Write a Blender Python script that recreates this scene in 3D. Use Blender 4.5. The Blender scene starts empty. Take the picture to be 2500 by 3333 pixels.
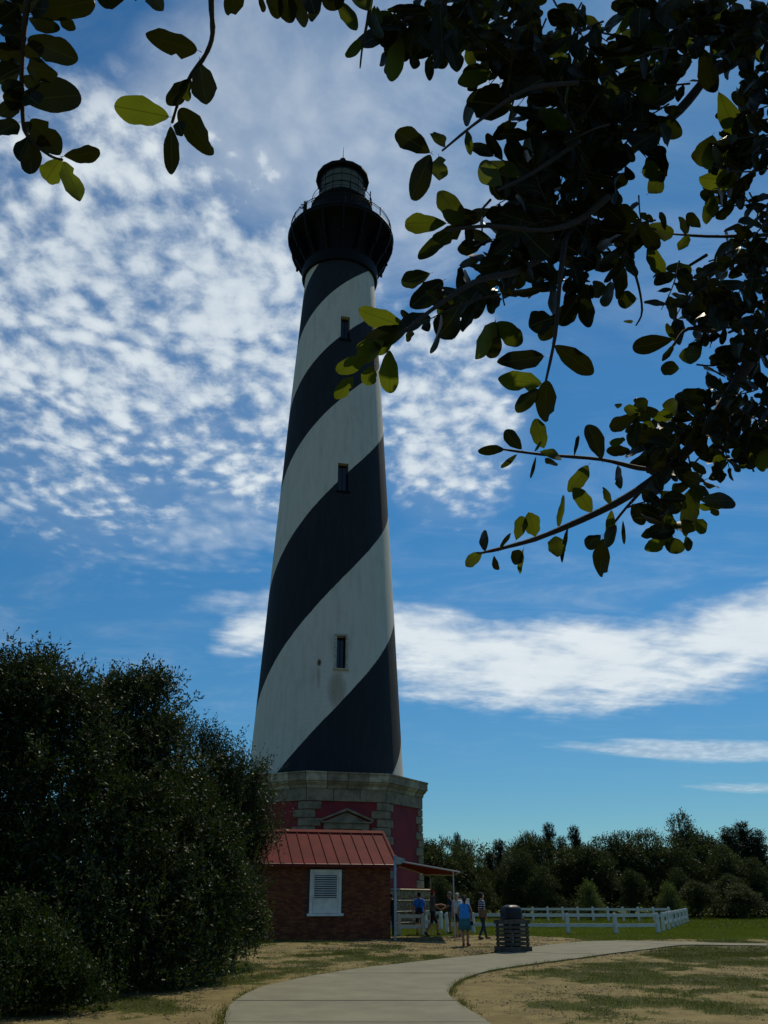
import bpy, bmesh, math, random
import numpy as np
from mathutils import Vector, Matrix
random.seed(7); RNG = np.random.default_rng(7)
R = math.radians
S = bpy.context.scene
COL = S.collection
# ------------------------------------------------------------------ camera
F, PITCH, EYE = 2750.0, R(24.5), 1.7
cam = bpy.data.cameras.new('camera'); cam.sensor_fit = 'VERTICAL'; cam.sensor_height = 36
cam.lens = F/3333*36; cam.clip_start = .05; cam.clip_end = 3000
camo = bpy.data.objects.new('camera', cam); COL.objects.link(camo)
camo.location = (0, 0, EYE); camo.rotation_euler = (R(90)+PITCH, 0, 0)
S.camera = camo
# ------------------------------------------------------------------ sun and exposure
SUN_EL, SUN_AZ = R(54), R(25)            # azimuth measured from +Y towards +X
sd = bpy.data.lights.new('sun', 'SUN'); sd.energy = 3.6; sd.angle = R(.5); sd.color = (1, .89, .68)
so = bpy.data.objects.new('sun', sd); COL.objects.link(so)
SDIR = Vector((math.sin(SUN_AZ)*math.cos(SUN_EL), math.cos(SUN_AZ)*math.cos(SUN_EL), math.sin(SUN_EL)))
so.rotation_euler = SDIR.to_track_quat('Z', 'Y').to_euler()
S.view_settings.view_transform = 'Standard'; S.view_settings.look = 'None'
S.view_settings.gamma = 1; S.view_settings.use_curve_mapping = False
S.view_settings.exposure = -0.25
# ------------------------------------------------------------------ node maths helper
class V:
    """a socket of a node tree with arithmetic"""
    def __init__(s, nt, sock): s.nt, s.s = nt, sock
    def m(s, op, *o, clamp=False):
        n = s.nt.nodes.new('ShaderNodeMath'); n.operation = op; n.use_clamp = clamp
        for i, q in enumerate((s,)+o):
            if isinstance(q, V): s.nt.links.new(q.s, n.inputs[i])
            else: n.inputs[i].default_value = q
        return V(s.nt, n.outputs[0])
    def __add__(s, o): return s.m('ADD', o)
    __radd__ = __add__
    def __sub__(s, o): return s.m('SUBTRACT', o)
    def __rsub__(s, o): return (s*-1)+o
    def __mul__(s, o): return s.m('MULTIPLY', o)
    __rmul__ = __mul__
    def __truediv__(s, o): return s.m('DIVIDE', o)
    def mx(s, o): return s.m('MAXIMUM', o)
    def mn(s, o): return s.m('MINIMUM', o)
    def clamp(s): return s.m('ADD', 0.0, clamp=True)
    def ramp(s, a, b, lo=0., hi=1.):
        n = s.nt.nodes.new('ShaderNodeMapRange'); n.interpolation_type = 'SMOOTHSTEP'
        s.nt.links.new(s.s, n.inputs[0])
        for i, q in ((1, a), (2, b), (3, lo), (4, hi)): n.inputs[i].default_value = q
        return V(s.nt, n.outputs[0])
def xyz(nt, x, y, z):
    n = nt.nodes.new('ShaderNodeCombineXYZ')
    for i, q in enumerate((x, y, z)):
        if isinstance(q, V): nt.links.new(q.s, n.inputs[i])
        else: n.inputs[i].default_value = q
    return n.outputs[0]
def noise(nt, vec, scale, det=4, rough=.5, dist=0):
    n = nt.nodes.new('ShaderNodeTexNoise')
    if vec is not None: nt.links.new(vec, n.inputs['Vector'])
    n.inputs['Scale'].default_value = scale; n.inputs['Detail'].default_value = det
    n.inputs['Roughness'].default_value = rough; n.inputs['Distortion'].default_value = dist
    return V(nt, n.outputs['Fac'])
def voro(nt, vec, scale, smooth=.6):
    n = nt.nodes.new('ShaderNodeTexVoronoi'); n.feature = 'SMOOTH_F1'
    nt.links.new(vec, n.inputs['Vector']); n.inputs['Scale'].default_value = scale
    n.inputs['Smoothness'].default_value = smooth
    return V(nt, n.outputs['Distance'])
def mixc(nt, fac, a, b, mode='MIX'):
    n = nt.nodes.new('ShaderNodeMix'); n.data_type = 'RGBA'; n.blend_type = mode
    for sock, q in ((n.inputs[0], fac), (n.inputs[6], a), (n.inputs[7], b)):
        if isinstance(q, V): nt.links.new(q.s, sock)
        elif isinstance(q, bpy.types.NodeSocket): nt.links.new(q, sock)
        elif isinstance(q, (int, float)): sock.default_value = q
        else: sock.default_value = (*q, 1)
    return n.outputs[2]
# ------------------------------------------------------------------ world
W = bpy.data.worlds.new('World'); S.world = W; W.use_nodes = True
nt = W.node_tree; nt.nodes.clear()
sky = nt.nodes.new('ShaderNodeTexSky'); sky.sky_type = 'NISHITA'; sky.sun_disc = False
sky.sun_elevation = SUN_EL; sky.sun_rotation = SUN_AZ
sky.air_density = 1.0; sky.dust_density = .1; sky.ozone_density = 2.5
geo = nt.nodes.new('ShaderNodeTexCoord')
sep = nt.nodes.new('ShaderNodeSeparateXYZ'); nt.links.new(geo.outputs['Generated'], sep.inputs[0])
dx, dy, dz = (V(nt, sep.outputs[i]) for i in range(3))
az = dx.m('ARCTAN2', dy)*(180/math.pi)
el = dz.m('ARCSINE')*(180/math.pi)
inv = 1.0/1.0
den = dz.mx(0.0)+.10
P = xyz(nt, dx/den, dy/den, 0.0)
wob = noise(nt, P, 2.2, 5, .55)
warpx = noise(nt, P, 3.1, 3, .5)
def blob(a0, e0, ra, re, rot=0.0, soft=1.0):
    """soft ellipse in azimuth and elevation"""
    c, s_ = math.cos(R(rot)), math.sin(R(rot))
    u = (az-a0); v = (el-e0)
    p_ = (u*c+v*s_)*(1/ra); q_ = (v*c-u*s_)*(1/re)
    r2 = p_*p_+q_*q_
    return (1.0-r2*.5*soft).clamp()
# ---- fields
Ps = xyz(nt, dx/den+wob*.11, dy/den*.84+warpx*.10, 0.0)
puff = 1.0-voro(nt, Ps, 27.0, .9)*1.15
puff = puff*.52+noise(nt, Ps, 30.0, 7, .62)*.66
fine = noise(nt, Ps, 42.0, 5, .6)
lump = noise(nt, P, 5.0, 5, .55)
streak = noise(nt, xyz(nt, dx/den*1.0+dy/den*.5+wob*.3, dy/den*3.2-dx/den*.9, 3.0), 2.4, 8, .58, .6)
veil = noise(nt, xyz(nt, dx/den*.8, dy/den*1.6, 7.0), 2.2, 8, .62, 1.2)
big = noise(nt, P, 1.5, 2, .5)
# ---- where the cloud sheets hang
m_left = blob(-15, 37, 15, 9.5, -20)
m_left = m_left.mx(blob(-24, 37, 12, 9.5))
m_left = m_left.mx(blob(-8, 30, 7, 5.0)).mx(blob(5, 31, 5.5, 6.0)*.9).mx(blob(-21, 27, 8, 6)*.55)
m_top = blob(-4, 49, 17, 8).mx(blob(-2, 44, 9, 8)*.8)
sw = blob(12.5, 13.9, 12.0, 2.8, -1, 1.0).mx(blob(25, 15.2, 8, 2.4, 9)).mx(blob(-9.0, 16.2, 2.9, 1.5, 14)*.85).mx(blob(-7, 18.5, 7, 1.2, 8)*.5).mx(blob(3.5, 15.6, 6.5, 2.2, -12)*.95).mx(blob(18, 14.4, 9, 2.5, 8)*.75)
w2 = blob(20.5, 8.2, 8.5, .65, -4).mx(blob(23.5, 5.9, 5, .35, -3)*.7)
w3 = blob(-10, 24, 12, 3.5, 18)*.8
beyond = (el.ramp(60, 72)).mx(az.m('ABSOLUTE').ramp(30, 45))*el.ramp(6, 16)
c_puff = ((puff*1.4+lump*1.5+streak*.55+fine*.6+m_left*.55-2.17).ramp(.0, .70)*.77+.07+veil*.20)*m_left.ramp(.0, .55)
c_puff2 = (puff+lump*.6+big*.35-1.0).ramp(.0, .5)*beyond*.7
c_top = (veil*1.0+lump*.30+fine*.08+m_top*.42-.62).ramp(.05, .62)*m_top.ramp(.0, .5)*.54
swn = streak*.34+lump*.42+noise(nt, xyz(nt, dx/den, dy/den*.9, 5.0), 9.0, 5, .55)*.24
c_sw = (swn*2.2+sw*.95-1.22).ramp(.0, .80)*sw.ramp(.0, .5)
c_w2 = (streak*.9+w2*.9-.72).ramp(.0, .55)*.6*w2.ramp(.0, .2)
c_w3 = (streak*.6+puff*.3+w3*.6-.62).ramp(.05, .6)*.5*w3.ramp(0, .3)
c_thin = (veil+lump*.2-.2).ramp(.32, .8)*.26*el.ramp(3, 20)
cloud = c_puff.mx(c_sw).mx(c_w2).mx(c_top).mx(c_thin).mx(c_puff2).mx(c_w3).clamp()
# blue of the clear sky: Nishita, deepened and evened a little towards the horizon
hs = nt.nodes.new('ShaderNodeHueSaturation'); hs.inputs['Saturation'].default_value = 1.25
nt.links.new(sky.outputs[0], hs.inputs['Color'])
tint = mixc(nt, 1.0, hs.outputs[0], (.50, .84, .88), 'MULTIPLY')
hor = mixc(nt, el.ramp(0, 26), (.66, .66, .76), (1, 1, 1))
base = mixc(nt, 1.0, tint, hor, 'MULTIPLY')
shade = (puff*.7+lump*.5).ramp(.40, .95)
ccol = mixc(nt, shade.mx(c_sw*(.35+swn*1.0)).clamp(), (4.9, 5.9, 7.0), (8.6, 9.3, 9.6))
skyc = mixc(nt, cloud*.94, base, ccol)
bg = nt.nodes.new('ShaderNodeBackground'); bg.inputs['Strength'].default_value = .11
nt.links.new(skyc, bg.inputs['Color'])
wo = nt.nodes.new('ShaderNodeOutputWorld'); nt.links.new(bg.outputs[0], wo.inputs[0])
W.cycles.sampling_method = 'MANUAL'; W.cycles.sample_map_resolution = 512
# ------------------------------------------------------------------ materials
def mat(name, col, rough=.8, col2=None, ns=3.0, det=5, bump=0., bs=20., metal=0., spec=.5, bd=.02, contrast=(.35, .65), coord='Object'):
    m = bpy.data.materials.new(name); m.use_nodes = True; t = m.node_tree
    b = t.nodes['Principled BSDF']; b.inputs['Base Color'].default_value = (*col, 1)
    b.inputs['Roughness'].default_value = rough; b.inputs['Metallic'].default_value = metal
    b.inputs['Specular IOR Level'].default_value = spec
    tc = t.nodes.new('ShaderNodeTexCoord').outputs[coord]
    if col2 is not None:
        f = noise(t, tc, ns, det, .6).ramp(*contrast)
        t.links.new(mixc(t, f, col, col2), b.inputs['Base Color'])
    if bump:
        n = noise(t, tc, bs, 6, .6); bp = t.nodes.new('ShaderNodeBump')
        bp.inputs['Strength'].default_value = bump; bp.inputs['Distance'].default_value = bd
        t.links.new(n.s, bp.inputs['Height']); t.links.new(bp.outputs[0], b.inputs['Normal'])
    return m
def leafmat(name, col, col2, trans, tcol, ns=1.5, rough=.35, spec=.5, veins=False, vary=False):
    m = bpy.data.materials.new(name); m.use_nodes = True; t = m.node_tree
    b = t.nodes['Principled BSDF']; b.inputs['Roughness'].default_value = rough
    b.inputs['Specular IOR Level'].default_value = spec
    g = t.nodes.new('ShaderNodeNewGeometry'); oi = t.nodes.new('ShaderNodeObjectInfo')
    f = noise(t, g.outputs['Position'], ns, 4, .6)
    f = (f+V(t, oi.outputs['Random'])*.35-.15).ramp(.3, .7)
    c = mixc(t, f, col, col2)
    tc = mixc(t, f, tcol, tuple(x*1.25 for x in tcol))
    if veins:
        o = t.nodes.new('ShaderNodeTexCoord'); sp = t.nodes.new('ShaderNodeSeparateXYZ'); t.links.new(o.outputs['UV'], sp.inputs[0])
        u, v = V(t, sp.outputs[0]), (V(t, sp.outputs[1])-.5).m('ABSOLUTE')
        mid = v.ramp(.0, .035, 1, 0)
        side = ((u-v*.9)*9.0).m('FRACT')
        side = (side-.5).m('ABSOLUTE').ramp(.0, .09, 1, 0)*.35
        spots = noise(t, xyz(t, u*3.0, V(t, sp.outputs[1])*2.0, V(t, oi.outputs['Random'])*37.0), 2.0, 5, .6).ramp(.70, .74)
        vm = mid.mx(side)
        c = mixc(t, vm*.6, c, (.09, .11, .03)); tc = mixc(t, vm*.7, tc, tuple(x*.35 for x in tcol))
        c = mixc(t, spots, c, (.05, .02, .008)); tc = mixc(t, spots, tc, (.06, .02, .004))
    t.links.new(c, b.inputs['Base Color'])
    tr = t.nodes.new('ShaderNodeBsdfTranslucent'); t.links.new(tc, tr.inputs[0])
    mx_ = t.nodes.new('ShaderNodeMixShader'); mx_.inputs[0].default_value = trans
    if vary:       # some leaves are thick and old, some young and thin
        k = noise(t, g.outputs['Position'], 9.0, 2, .5)*.8+V(t, oi.outputs['Random'])*.9
        t.links.new((k.ramp(.55, 1.15)*trans*1.9+.04).s, mx_.inputs[0])
    t.links.new(b.outputs[0], mx_.inputs[1]); t.links.new(tr.outputs[0], mx_.inputs[2])
    t.links.new(mx_.outputs[0], t.nodes['Material Output'].inputs[0])
    return m
M = {}
M['iron'] = mat('iron', (.003, .0032, .0035), .6, (.004, .0045, .005), 6, bump=.2, bs=30, bd=.01, spec=.14)
M['granite'] = mat('granite', (.29, .225, .145), .9, (.11, .10, .068), 2.2, 8, .5, 14, bd=.03, contrast=(.3, .75))
M['granite_light'] = mat('granite_light', (.46, .39, .27), .9, (.28, .23, .15), 3, 8, .5, 14, bd=.03)
M['granite_rock'] = mat('granite_rock', (.36, .235, .13), .95, (.12, .085, .045), 4.5, 8, 1.0, 5, bd=.09)
M['pink'] = mat('pink', (.27, .020, .026), .85, (.14, .012, .018), .9, 8, .2, 30, contrast=(.25, .8))
M['red_metal'] = mat('red_metal', (.150, .019, .018), .72, (.105, .014, .014), 1.6, 7, .04, 8, bd=.01, spec=.06)
M['red_dark'] = mat('red_dark', (.12, .02, .03), .5)
M['mortar'] = mat('mortar', (.07, .045, .03), .95, (.04, .03, .02), 4)
for i, c in enumerate(((.23, .056, .018), (.16, .040, .014), (.29, .085, .028))):
    M['brick%d' % i] = mat('brick_%d' % i, c, .9, tuple(x*.6 for x in c), 9, 6, .4, 40)
M['white'] = mat('white_paint', (.78, .76, .68), .55, (.62, .60, .53), 2.5, 6, .1, 30)
M['fence_white'] = mat('fence_white', (.60, .60, .55), .5, (.50, .52, .47), 1.6, 6, .05, 30)
M['glass_dark'] = mat('dark_pane', (.008, .010, .014), .12)
M['frame_grey'] = mat('frame_grey', (.45, .45, .40), .7, (.25, .24, .2), 6)
M['steel'] = mat('galvanised_steel', (.30, .33, .34), .42, (.22, .25, .26), 5, metal=.6)
M['wood'] = mat('grey_wood', (.085, .075, .055), .85, (.038, .033, .025), 5, 8, .5, 25)
M['lid'] = mat('lid_plastic', (.006, .004, .008), .42, (.009, .007, .012), 3, spec=.3)
M['bag'] = mat('bin_liner', (.35, .36, .34), .4)
M['concrete'] = mat('concrete', (.190, .182, .116), .92, (.138, .132, .082), 1.3, 10, .25, 60, bd=.006, contrast=(.25, .75))
t = M['concrete'].node_tree; b = t.nodes['Principled BSDF']; src = b.inputs['Base Color'].links[0].from_socket; g_ = t.nodes.new('ShaderNodeTexCoord').outputs['Object']
k1 = noise(t, g_, .55, 6, .7).ramp(.46, .66); k2 = noise(t, g_, 7.0, 6, .7).ramp(.60, .72); k3 = noise(t, g_, 70.0, 3, .6).ramp(.55, .75)
c_ = mixc(t, k1*.45, src, (.115, .105, .065)); c_ = mixc(t, k2*.5, c_, (.29, .25, .165)); c_ = mixc(t, k3*.35, c_, (.11, .10, .075)); t.links.new(c_, b.inputs['Base Color'])
M['bed'] = mat('path_bed', (.07, .06, .045), .95, (.04, .035, .025), 5)  # dark bed under the slabs, showing in the joints
M['bark'] = mat('bark', (.085, .065, .045), .95, (.035, .028, .02), 12, 8, 1.0, 40, bd=.02)
M['twig'] = mat('twig_bark', (.022, .016, .011), .85, (.012, .009, .007), 30, 6, .6, 150, bd=.002)
M['skin'] = mat('skin', (.48, .26, .17), .6)
M['skin_tan'] = mat('skin_tan', (.34, .16, .09), .6)
M['pole_light'] = mat('canopy_pole', (.42, .38, .33), .5)
def cloth(n, c): M[n] = mat(n, c, .9, tuple(x*.75 for x in c), 8, 4, .5, 12, bd=.02); return M[n]
cloth('blue_shirt', (.02, .20, .80)); cloth('grey_shirt', (.11, .11, .12)); cloth('black_cloth', (.008, .008, .012))
cloth('navy', (.012, .02, .05)); cloth('pale_blue', (.60, .74, .80)); cloth('tank', (.03, .27, .72)); cloth('teal', (.03, .15, .19))
cloth('jeans', (.012, .035, .06)); cloth('tan_leather', (.17, .09, .04)); cloth('hair_dark', (.012, .009, .008)); cloth('hair_grey', (.17, .16, .15))
cloth('hair_white', (.5, .49, .46)); cloth('red_cap', (.33, .03, .025)); cloth('shoe', (.02, .016, .014)); cloth('khaki', (.14, .14, .11))
cloth('rose', (.25, .05, .05))
m = mat('striped_top', (.6, .6, .6), .9); t = m.node_tree; g = t.nodes.new('ShaderNodeTexCoord'); sp = t.nodes.new('ShaderNodeSeparateXYZ')
t.links.new(g.outputs['Object'], sp.inputs[0]); f = ((V(t, sp.outputs[2])*11.5).m('FRACT')).ramp(.55, .6)
t.links.new(mixc(t, f, (.012, .02, .045), (.62, .62, .64)), t.nodes['Principled BSDF'].inputs['Base Color']); M['stripes'] = m
# canopy fabric lets the sun through
m = mat('canopy_red', (.16, .006, .006), .8); t = m.node_tree; tr = t.nodes.new('ShaderNodeBsdfTranslucent'); tr.inputs[0].default_value = (.15, .002, .002, 1)
ms = t.nodes.new('ShaderNodeMixShader'); ms.inputs[0].default_value = .5; t.links.new(t.nodes['Principled BSDF'].outputs[0], ms.inputs[1])
t.links.new(tr.outputs[0], ms.inputs[2]); t.links.new(ms.outputs[0], t.nodes['Material Output'].inputs[0]); M['canopy'] = m
# lantern glass: see-through with a tinge
m = bpy.data.materials.new('lantern_glass'); m.use_nodes = True; t = m.node_tree; b = t.nodes['Principled BSDF']
b.inputs['Base Color'].default_value = (.16, .165, .16, 1); b.inputs['Roughness'].default_value = .15; tr = t.nodes.new('ShaderNodeBsdfTransparent'); tr.inputs[0].default_value = (.75, .78, .78, 1)
ms = t.nodes.new('ShaderNodeMixShader'); ms.inputs[0].default_value = .90; t.links.new(b.outputs[0], ms.inputs[1]); t.links.new(tr.outputs[0], ms.inputs[2])
t.links.new(ms.outputs[0], t.nodes['Material Output'].inputs[0]); M['glass'] = m
m = mat('lens_curtain', (.70, .69, .62), .8, (.60, .59, .53), 3); t = m.node_tree; tr = t.nodes.new('ShaderNodeBsdfTranslucent'); tr.inputs[0].default_value = (.85, .84, .76, 1)
ms = t.nodes.new('ShaderNodeMixShader'); ms.inputs[0].default_value = .45; t.links.new(t.nodes['Principled BSDF'].outputs[0], ms.inputs[1])
t.links.new(tr.outputs[0], ms.inputs[2]); t.links.new(ms.outputs[0], t.nodes['Material Output'].inputs[0]); M['lens'] = m
# foliage
M['bright_leaf'] = None
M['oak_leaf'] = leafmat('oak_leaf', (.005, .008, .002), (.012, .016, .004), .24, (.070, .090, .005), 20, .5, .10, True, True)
M['dark_leaf'] = leafmat('dark_leaf', (.004, .006, .002), (.009, .012, .003), .09, (.05, .06, .005), 20, .5, .10, True)  # darker, less translucent copy of oak_leaf for chosen leaves
M['bright_leaf'] = leafmat('bright_leaf', (.022, .030, .004), (.040, .048, .006), .50, (.095, .122, .007), 20, .45, .22, True)  # brighter, more translucent copy of oak_leaf for chosen leaves
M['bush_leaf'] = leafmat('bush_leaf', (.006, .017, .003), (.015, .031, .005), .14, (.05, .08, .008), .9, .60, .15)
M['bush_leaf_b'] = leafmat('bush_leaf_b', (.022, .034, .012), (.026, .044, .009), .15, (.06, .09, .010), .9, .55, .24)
M['shrub_leaf'] = leafmat('shrub_leaf', (.022, .042, .006), (.045, .070, .010), .22, (.10, .15, .014), 2, .45, .4)
M['far_leaf'] = leafmat('far_leaf', (.012, .022, .004), (.026, .038, .008), .16, (.05, .075, .010), .35, .6, .25)
M['far_leaf_b'] = leafmat('far_leaf_b', (.022, .038, .006), (.042, .058, .012), .18, (.08, .11, .012), .5, .6, .25)
M['pine_leaf'] = leafmat('pine_leaf', (.040, .075, .008), (.065, .105, .014), .25, (.11, .15, .018), 1.2, .6, .25)
M['cedar_leaf'] = leafmat('cedar_leaf', (.010, .020, .010), (.020, .032, .014), .10, (.04, .06, .012), 1, .6, .2)
M['lawn'] = leafmat('lawn_blade', (.054, .084, .003), (.085, .108, .007), .28, (.14, .19, .008), 1.1, .6, .3)
M['grass'] = leafmat('grass_blade', (.036, .058, .004), (.078, .080, .012), .26, (.11, .14, .010), 1.1, .6, .3)
# ------------------------------------------------------------------ mesh helpers
class MB:
    def __init__(s): s.v, s.f, s.mi, s.cur = [], [], [], 0
    def face(s, *ix): s.f.append(ix); s.mi.append(s.cur)
    def box(s, x0, x1, y0, y1, z0, z1, mtx=None):
        n = len(s.v); c = [Vector((x, y, z)) for z in (z0, z1) for y in (y0, y1) for x in (x0, x1)]
        s.v += [tuple(mtx @ q) if mtx else tuple(q) for q in c]
        for a in ((0, 2, 3, 1), (4, 5, 7, 6), (0, 1, 5, 4), (2, 6, 7, 3), (0, 4, 6, 2), (1, 3, 7, 5)): s.face(*[n+i for i in a])
        return s
    def prism(s, pts, z0, z1, mtx=None):
        n = len(s.v); k = len(pts)
        for z in (z0, z1):
            for p_ in pts:
                q = Vector((p_[0], p_[1], z)); s.v.append(tuple(mtx @ q) if mtx else tuple(q))
        s.face(*[n+i for i in range(k)][::-1]); s.face(*[n+k+i for i in range(k)])
        for i in range(k): s.face(n+i, n+(i+1) % k, n+k+(i+1) % k, n+k+i)
        return s
    def tube(s, pts, rad, seg=8, caps=True):
        n0 = len(s.v); pts = [Vector(p_) for p_ in pts]
        if not hasattr(rad, '__len__'): rad = [rad]*len(pts)
        up = None
        for i, p_ in enumerate(pts):
            d = (pts[min(i+1, len(pts)-1)]-pts[max(i-1, 0)]).normalized()
            if up is None: up = d.orthogonal().normalized()
            up = (up-d*up.dot(d)); up = up.normalized() if up.length > 1e-6 else d.orthogonal().normalized()
            w = d.cross(up)
            for k in range(seg):
                a = 2*math.pi*k/seg; s.v.append(tuple(p_+(up*math.cos(a)+w*math.sin(a))*rad[i]))
        for i in range(len(pts)-1):
            for k in range(seg):
                a, b_ = n0+i*seg+k, n0+i*seg+(k+1) % seg; s.face(a, b_, b_+seg, a+seg)
        if caps: s.face(*[n0+k for k in range(seg)][::-1]); s.face(*[n0+(len(pts)-1)*seg+k for k in range(seg)])
        return s
    def lathe(s, prof, seg=64, close=False, off=0., arc=(0, 360)):
        n0 = len(s.v); full = arc[1]-arc[0] >= 360; c = seg if full else seg+1
        for r_, z in prof:
            for k in range(c):
                a = R(arc[0]+off+(arc[1]-arc[0])*k/seg); s.v.append((r_*math.sin(a), -r_*math.cos(a), z))
        m_ = len(prof)
        for i in range(m_ if close else m_-1):
            j = (i+1) % m_
            for k in range(seg):
                k2 = (k+1) % c; s.face(n0+i*c+k, n0+i*c+k2, n0+j*c+k2, n0+j*c+k)
        return s
    def ball(s, c, r_, seg=12, rings=8, sz=(1, 1, 1)):
        n0 = len(s.v)
        for i in range(rings+1):
            ph = math.pi*i/rings
            for k in range(seg):
                a = 2*math.pi*k/seg; s.v.append((c[0]+r_*sz[0]*math.sin(ph)*math.cos(a), c[1]+r_*sz[1]*math.sin(ph)*math.sin(a), c[2]+r_*sz[2]*math.cos(ph)))
        for i in range(rings):
            for k in range(seg): s.face(n0+i*seg+k, n0+(i+1)*seg+k, n0+(i+1)*seg+(k+1) % seg, n0+i*seg+(k+1) % seg)
        return s
    def mesh(s, name, mats, smooth=False):
        me = bpy.data.meshes.new(name); me.from_pydata(s.v, [], s.f)
        for q in (mats if isinstance(mats, (list, tuple)) else [mats]): me.materials.append(q)
        if len(me.materials) > 1: me.polygons.foreach_set('material_index', s.mi)
        bm = bmesh.new(); bm.from_mesh(me); bmesh.ops.remove_doubles(bm, verts=bm.verts, dist=1e-5); bmesh.ops.recalc_face_normals(bm, faces=bm.faces); bm.to_mesh(me); bm.free()
        if smooth:
            me.polygons.foreach_set('use_smooth', [True]*len(me.polygons))
            try: me.set_sharp_from_angle(angle=R(smooth if smooth > 1 else 35))
            except Exception: pass
        return me
    def build(s, name, mats, parent=None, smooth=False, bevel=0.):
        o = bpy.data.objects.new(name, s.mesh(name, mats, smooth)); COL.objects.link(o)
        if parent: o.parent = parent
        if bevel:
            b_ = o.modifiers.new('bevel', 'BEVEL'); b_.width = bevel; b_.segments = 2; b_.limit_method = 'ANGLE'
        return o
def npmesh(name, verts, quads, mats, mi=None, parent=None, attr=None):
    """large meshes straight from numpy arrays; quads is (n,4) or (n,3)"""
    me = bpy.data.meshes.new(name); k = quads.shape[1]; n = len(quads)
    me.vertices.add(len(verts)); me.vertices.foreach_set('co', verts.astype(np.float32).ravel())
    me.loops.add(n*k); me.loops.foreach_set('vertex_index', quads.astype(np.int32).ravel())
    me.polygons.add(n); me.polygons.foreach_set('loop_start', np.arange(0, n*k, k, dtype=np.int32))
    for q in (mats if isinstance(mats, (list, tuple)) else [mats]): me.materials.append(q)
    if mi is not None: me.polygons.foreach_set('material_index', mi.astype(np.int32))
    me.update(calc_edges=True)
    if attr is not None:
        a = me.attributes.new('cover', 'FLOAT', 'POINT'); a.data.foreach_set('value', attr.astype(np.float32))
    o = bpy.data.objects.new(name, me); COL.objects.link(o)
    if parent: o.parent = parent
    return o
def link(name, me, parent=None, loc=(0, 0, 0), rot=(0, 0, 0), scale=None, mtx=None):
    o = bpy.data.objects.new(name, me); COL.objects.link(o)
    if parent: o.parent = parent
    if mtx is not None: o.matrix_local = mtx
    else:
        o.location = loc; o.rotation_euler = rot
        if scale: o.scale = scale
    return o
def tag(o, label=None, cat=None, group=None, kind=None):
    if label: o['label'] = label
    if cat: o['category'] = cat
    if group: o['group'] = group
    if kind: o['kind'] = kind
    return o
def thing(name, loc, label, cat, group=None, rz=0):
    o = bpy.data.objects.new(name, None); COL.objects.link(o); o.location = loc; o.rotation_euler = (0, 0, rz)
    o.empty_display_size = .3
    return tag(o, label, cat, group)
def copy_tree(o, parent=None):
    c = o.copy(); COL.objects.link(c)
    if parent: c.parent = parent
    for ch in list(o.children): copy_tree(ch, c)
    return c
# ------------------------------------------------------------------ terrain and the photograph's bearings
def sstep(a, b, x): t_ = np.clip((x-a)/(b-a), 0, 1); return t_*t_*(3-2*t_)
def terrain(x, y): return .15*sstep(27, 37, np.asarray(y, float))+.05*sstep(48, 70, np.asarray(y, float))
def ray(X, Y):
    a, b_ = (X-1250)/F, (1666.5-Y)/F
    return Vector((a, math.cos(PITCH)-b_*math.sin(PITCH), math.sin(PITCH)+b_*math.cos(PITCH)))
def ground(X, Y):
    d = ray(X, Y); z = 0.
    for _ in range(12):
        t_ = (z-EYE)/d.z; z = float(terrain(d.x*t_, d.y*t_))
    return Vector((d.x*t_, d.y*t_, z))
def at_y(X, Y, y): d = ray(X, Y); return Vector((0, 0, EYE))+d*(y/d.y)
def at_d(X, Y, dep): return Vector((0, 0, EYE))+ray(X, Y)*dep      # dep = distance along the optical axis
def x_at(X, y, z=0.):
    """world x of something at depth y and height z seen at picture column X"""
    return (X-1250)/F*(y*math.cos(PITCH)+(z-EYE)*math.sin(PITCH))
def vnoise(x, y, seed=0):
    def h(i, j): v = np.sin(i*127.1+j*311.7+seed*74.7)*43758.5453; return v-np.floor(v)
    i, j = np.floor(x), np.floor(y); u, v = x-i, y-j; u = u*u*(3-2*u); v = v*v*(3-2*v)
    return (h(i, j)*(1-u)+h(i+1, j)*u)*(1-v)+(h(i, j+1)*(1-u)+h(i+1, j+1)*u)*v
def fbm(x, y, o=4, seed=0):
    s_, a = 0., .5
    for k in range(o): s_ = s_+a*vnoise(x*2**k, y*2**k, seed+k); a *= .5
    return s_/(1-.5**o)
# ---- path edges, read off the picture and laid on the ground
LE = [(700, 3480), (729, 3333), (737, 3296), (764, 3262), (817, 3231), (875, 3210), (1005, 3181), (1070, 3171), (1142, 3159), (1287, 3141), (1432, 3124), (1540, 3113), (1640, 3102), (1735, 3085), (1838, 3072), (1982, 3064), (2250, 3069), (2500, 3074), (2900, 3082), (3600, 3096)]
RE = [(1760, 3480), (1592, 3333), (1533, 3295), (1486, 3262), (1461, 3239), (1475, 3210), (1506, 3189), (1560, 3171), (1610, 3159), (1700, 3145), (1780, 3134), (1850, 3125), (1964, 3109), (2030, 3101), (2096, 3093), (2222, 3078), (2360, 3078.5), (2500, 3080), (2900, 3090), (3600, 3106)]
LG = [ground(*p_) for p_ in LE]; RG = [ground(*p_) for p_ in RE]
def inpoly(x, y, poly):
    c = np.zeros_like(x, bool); n = len(poly)
    for i in range(n):
        x1, y1 = poly[i]; x2, y2 = poly[(i+1) % n]
        k = ((y1 > y) != (y2 > y)) & (x < (x2-x1)*(y-y1)/((y2-y1) if y2 != y1 else 1e-9)+x1); c ^= k
    return c
PATHPOLY = [(p_.x, p_.y) for p_ in LG]+[(p_.x, p_.y) for p_ in RG[::-1]]
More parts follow.
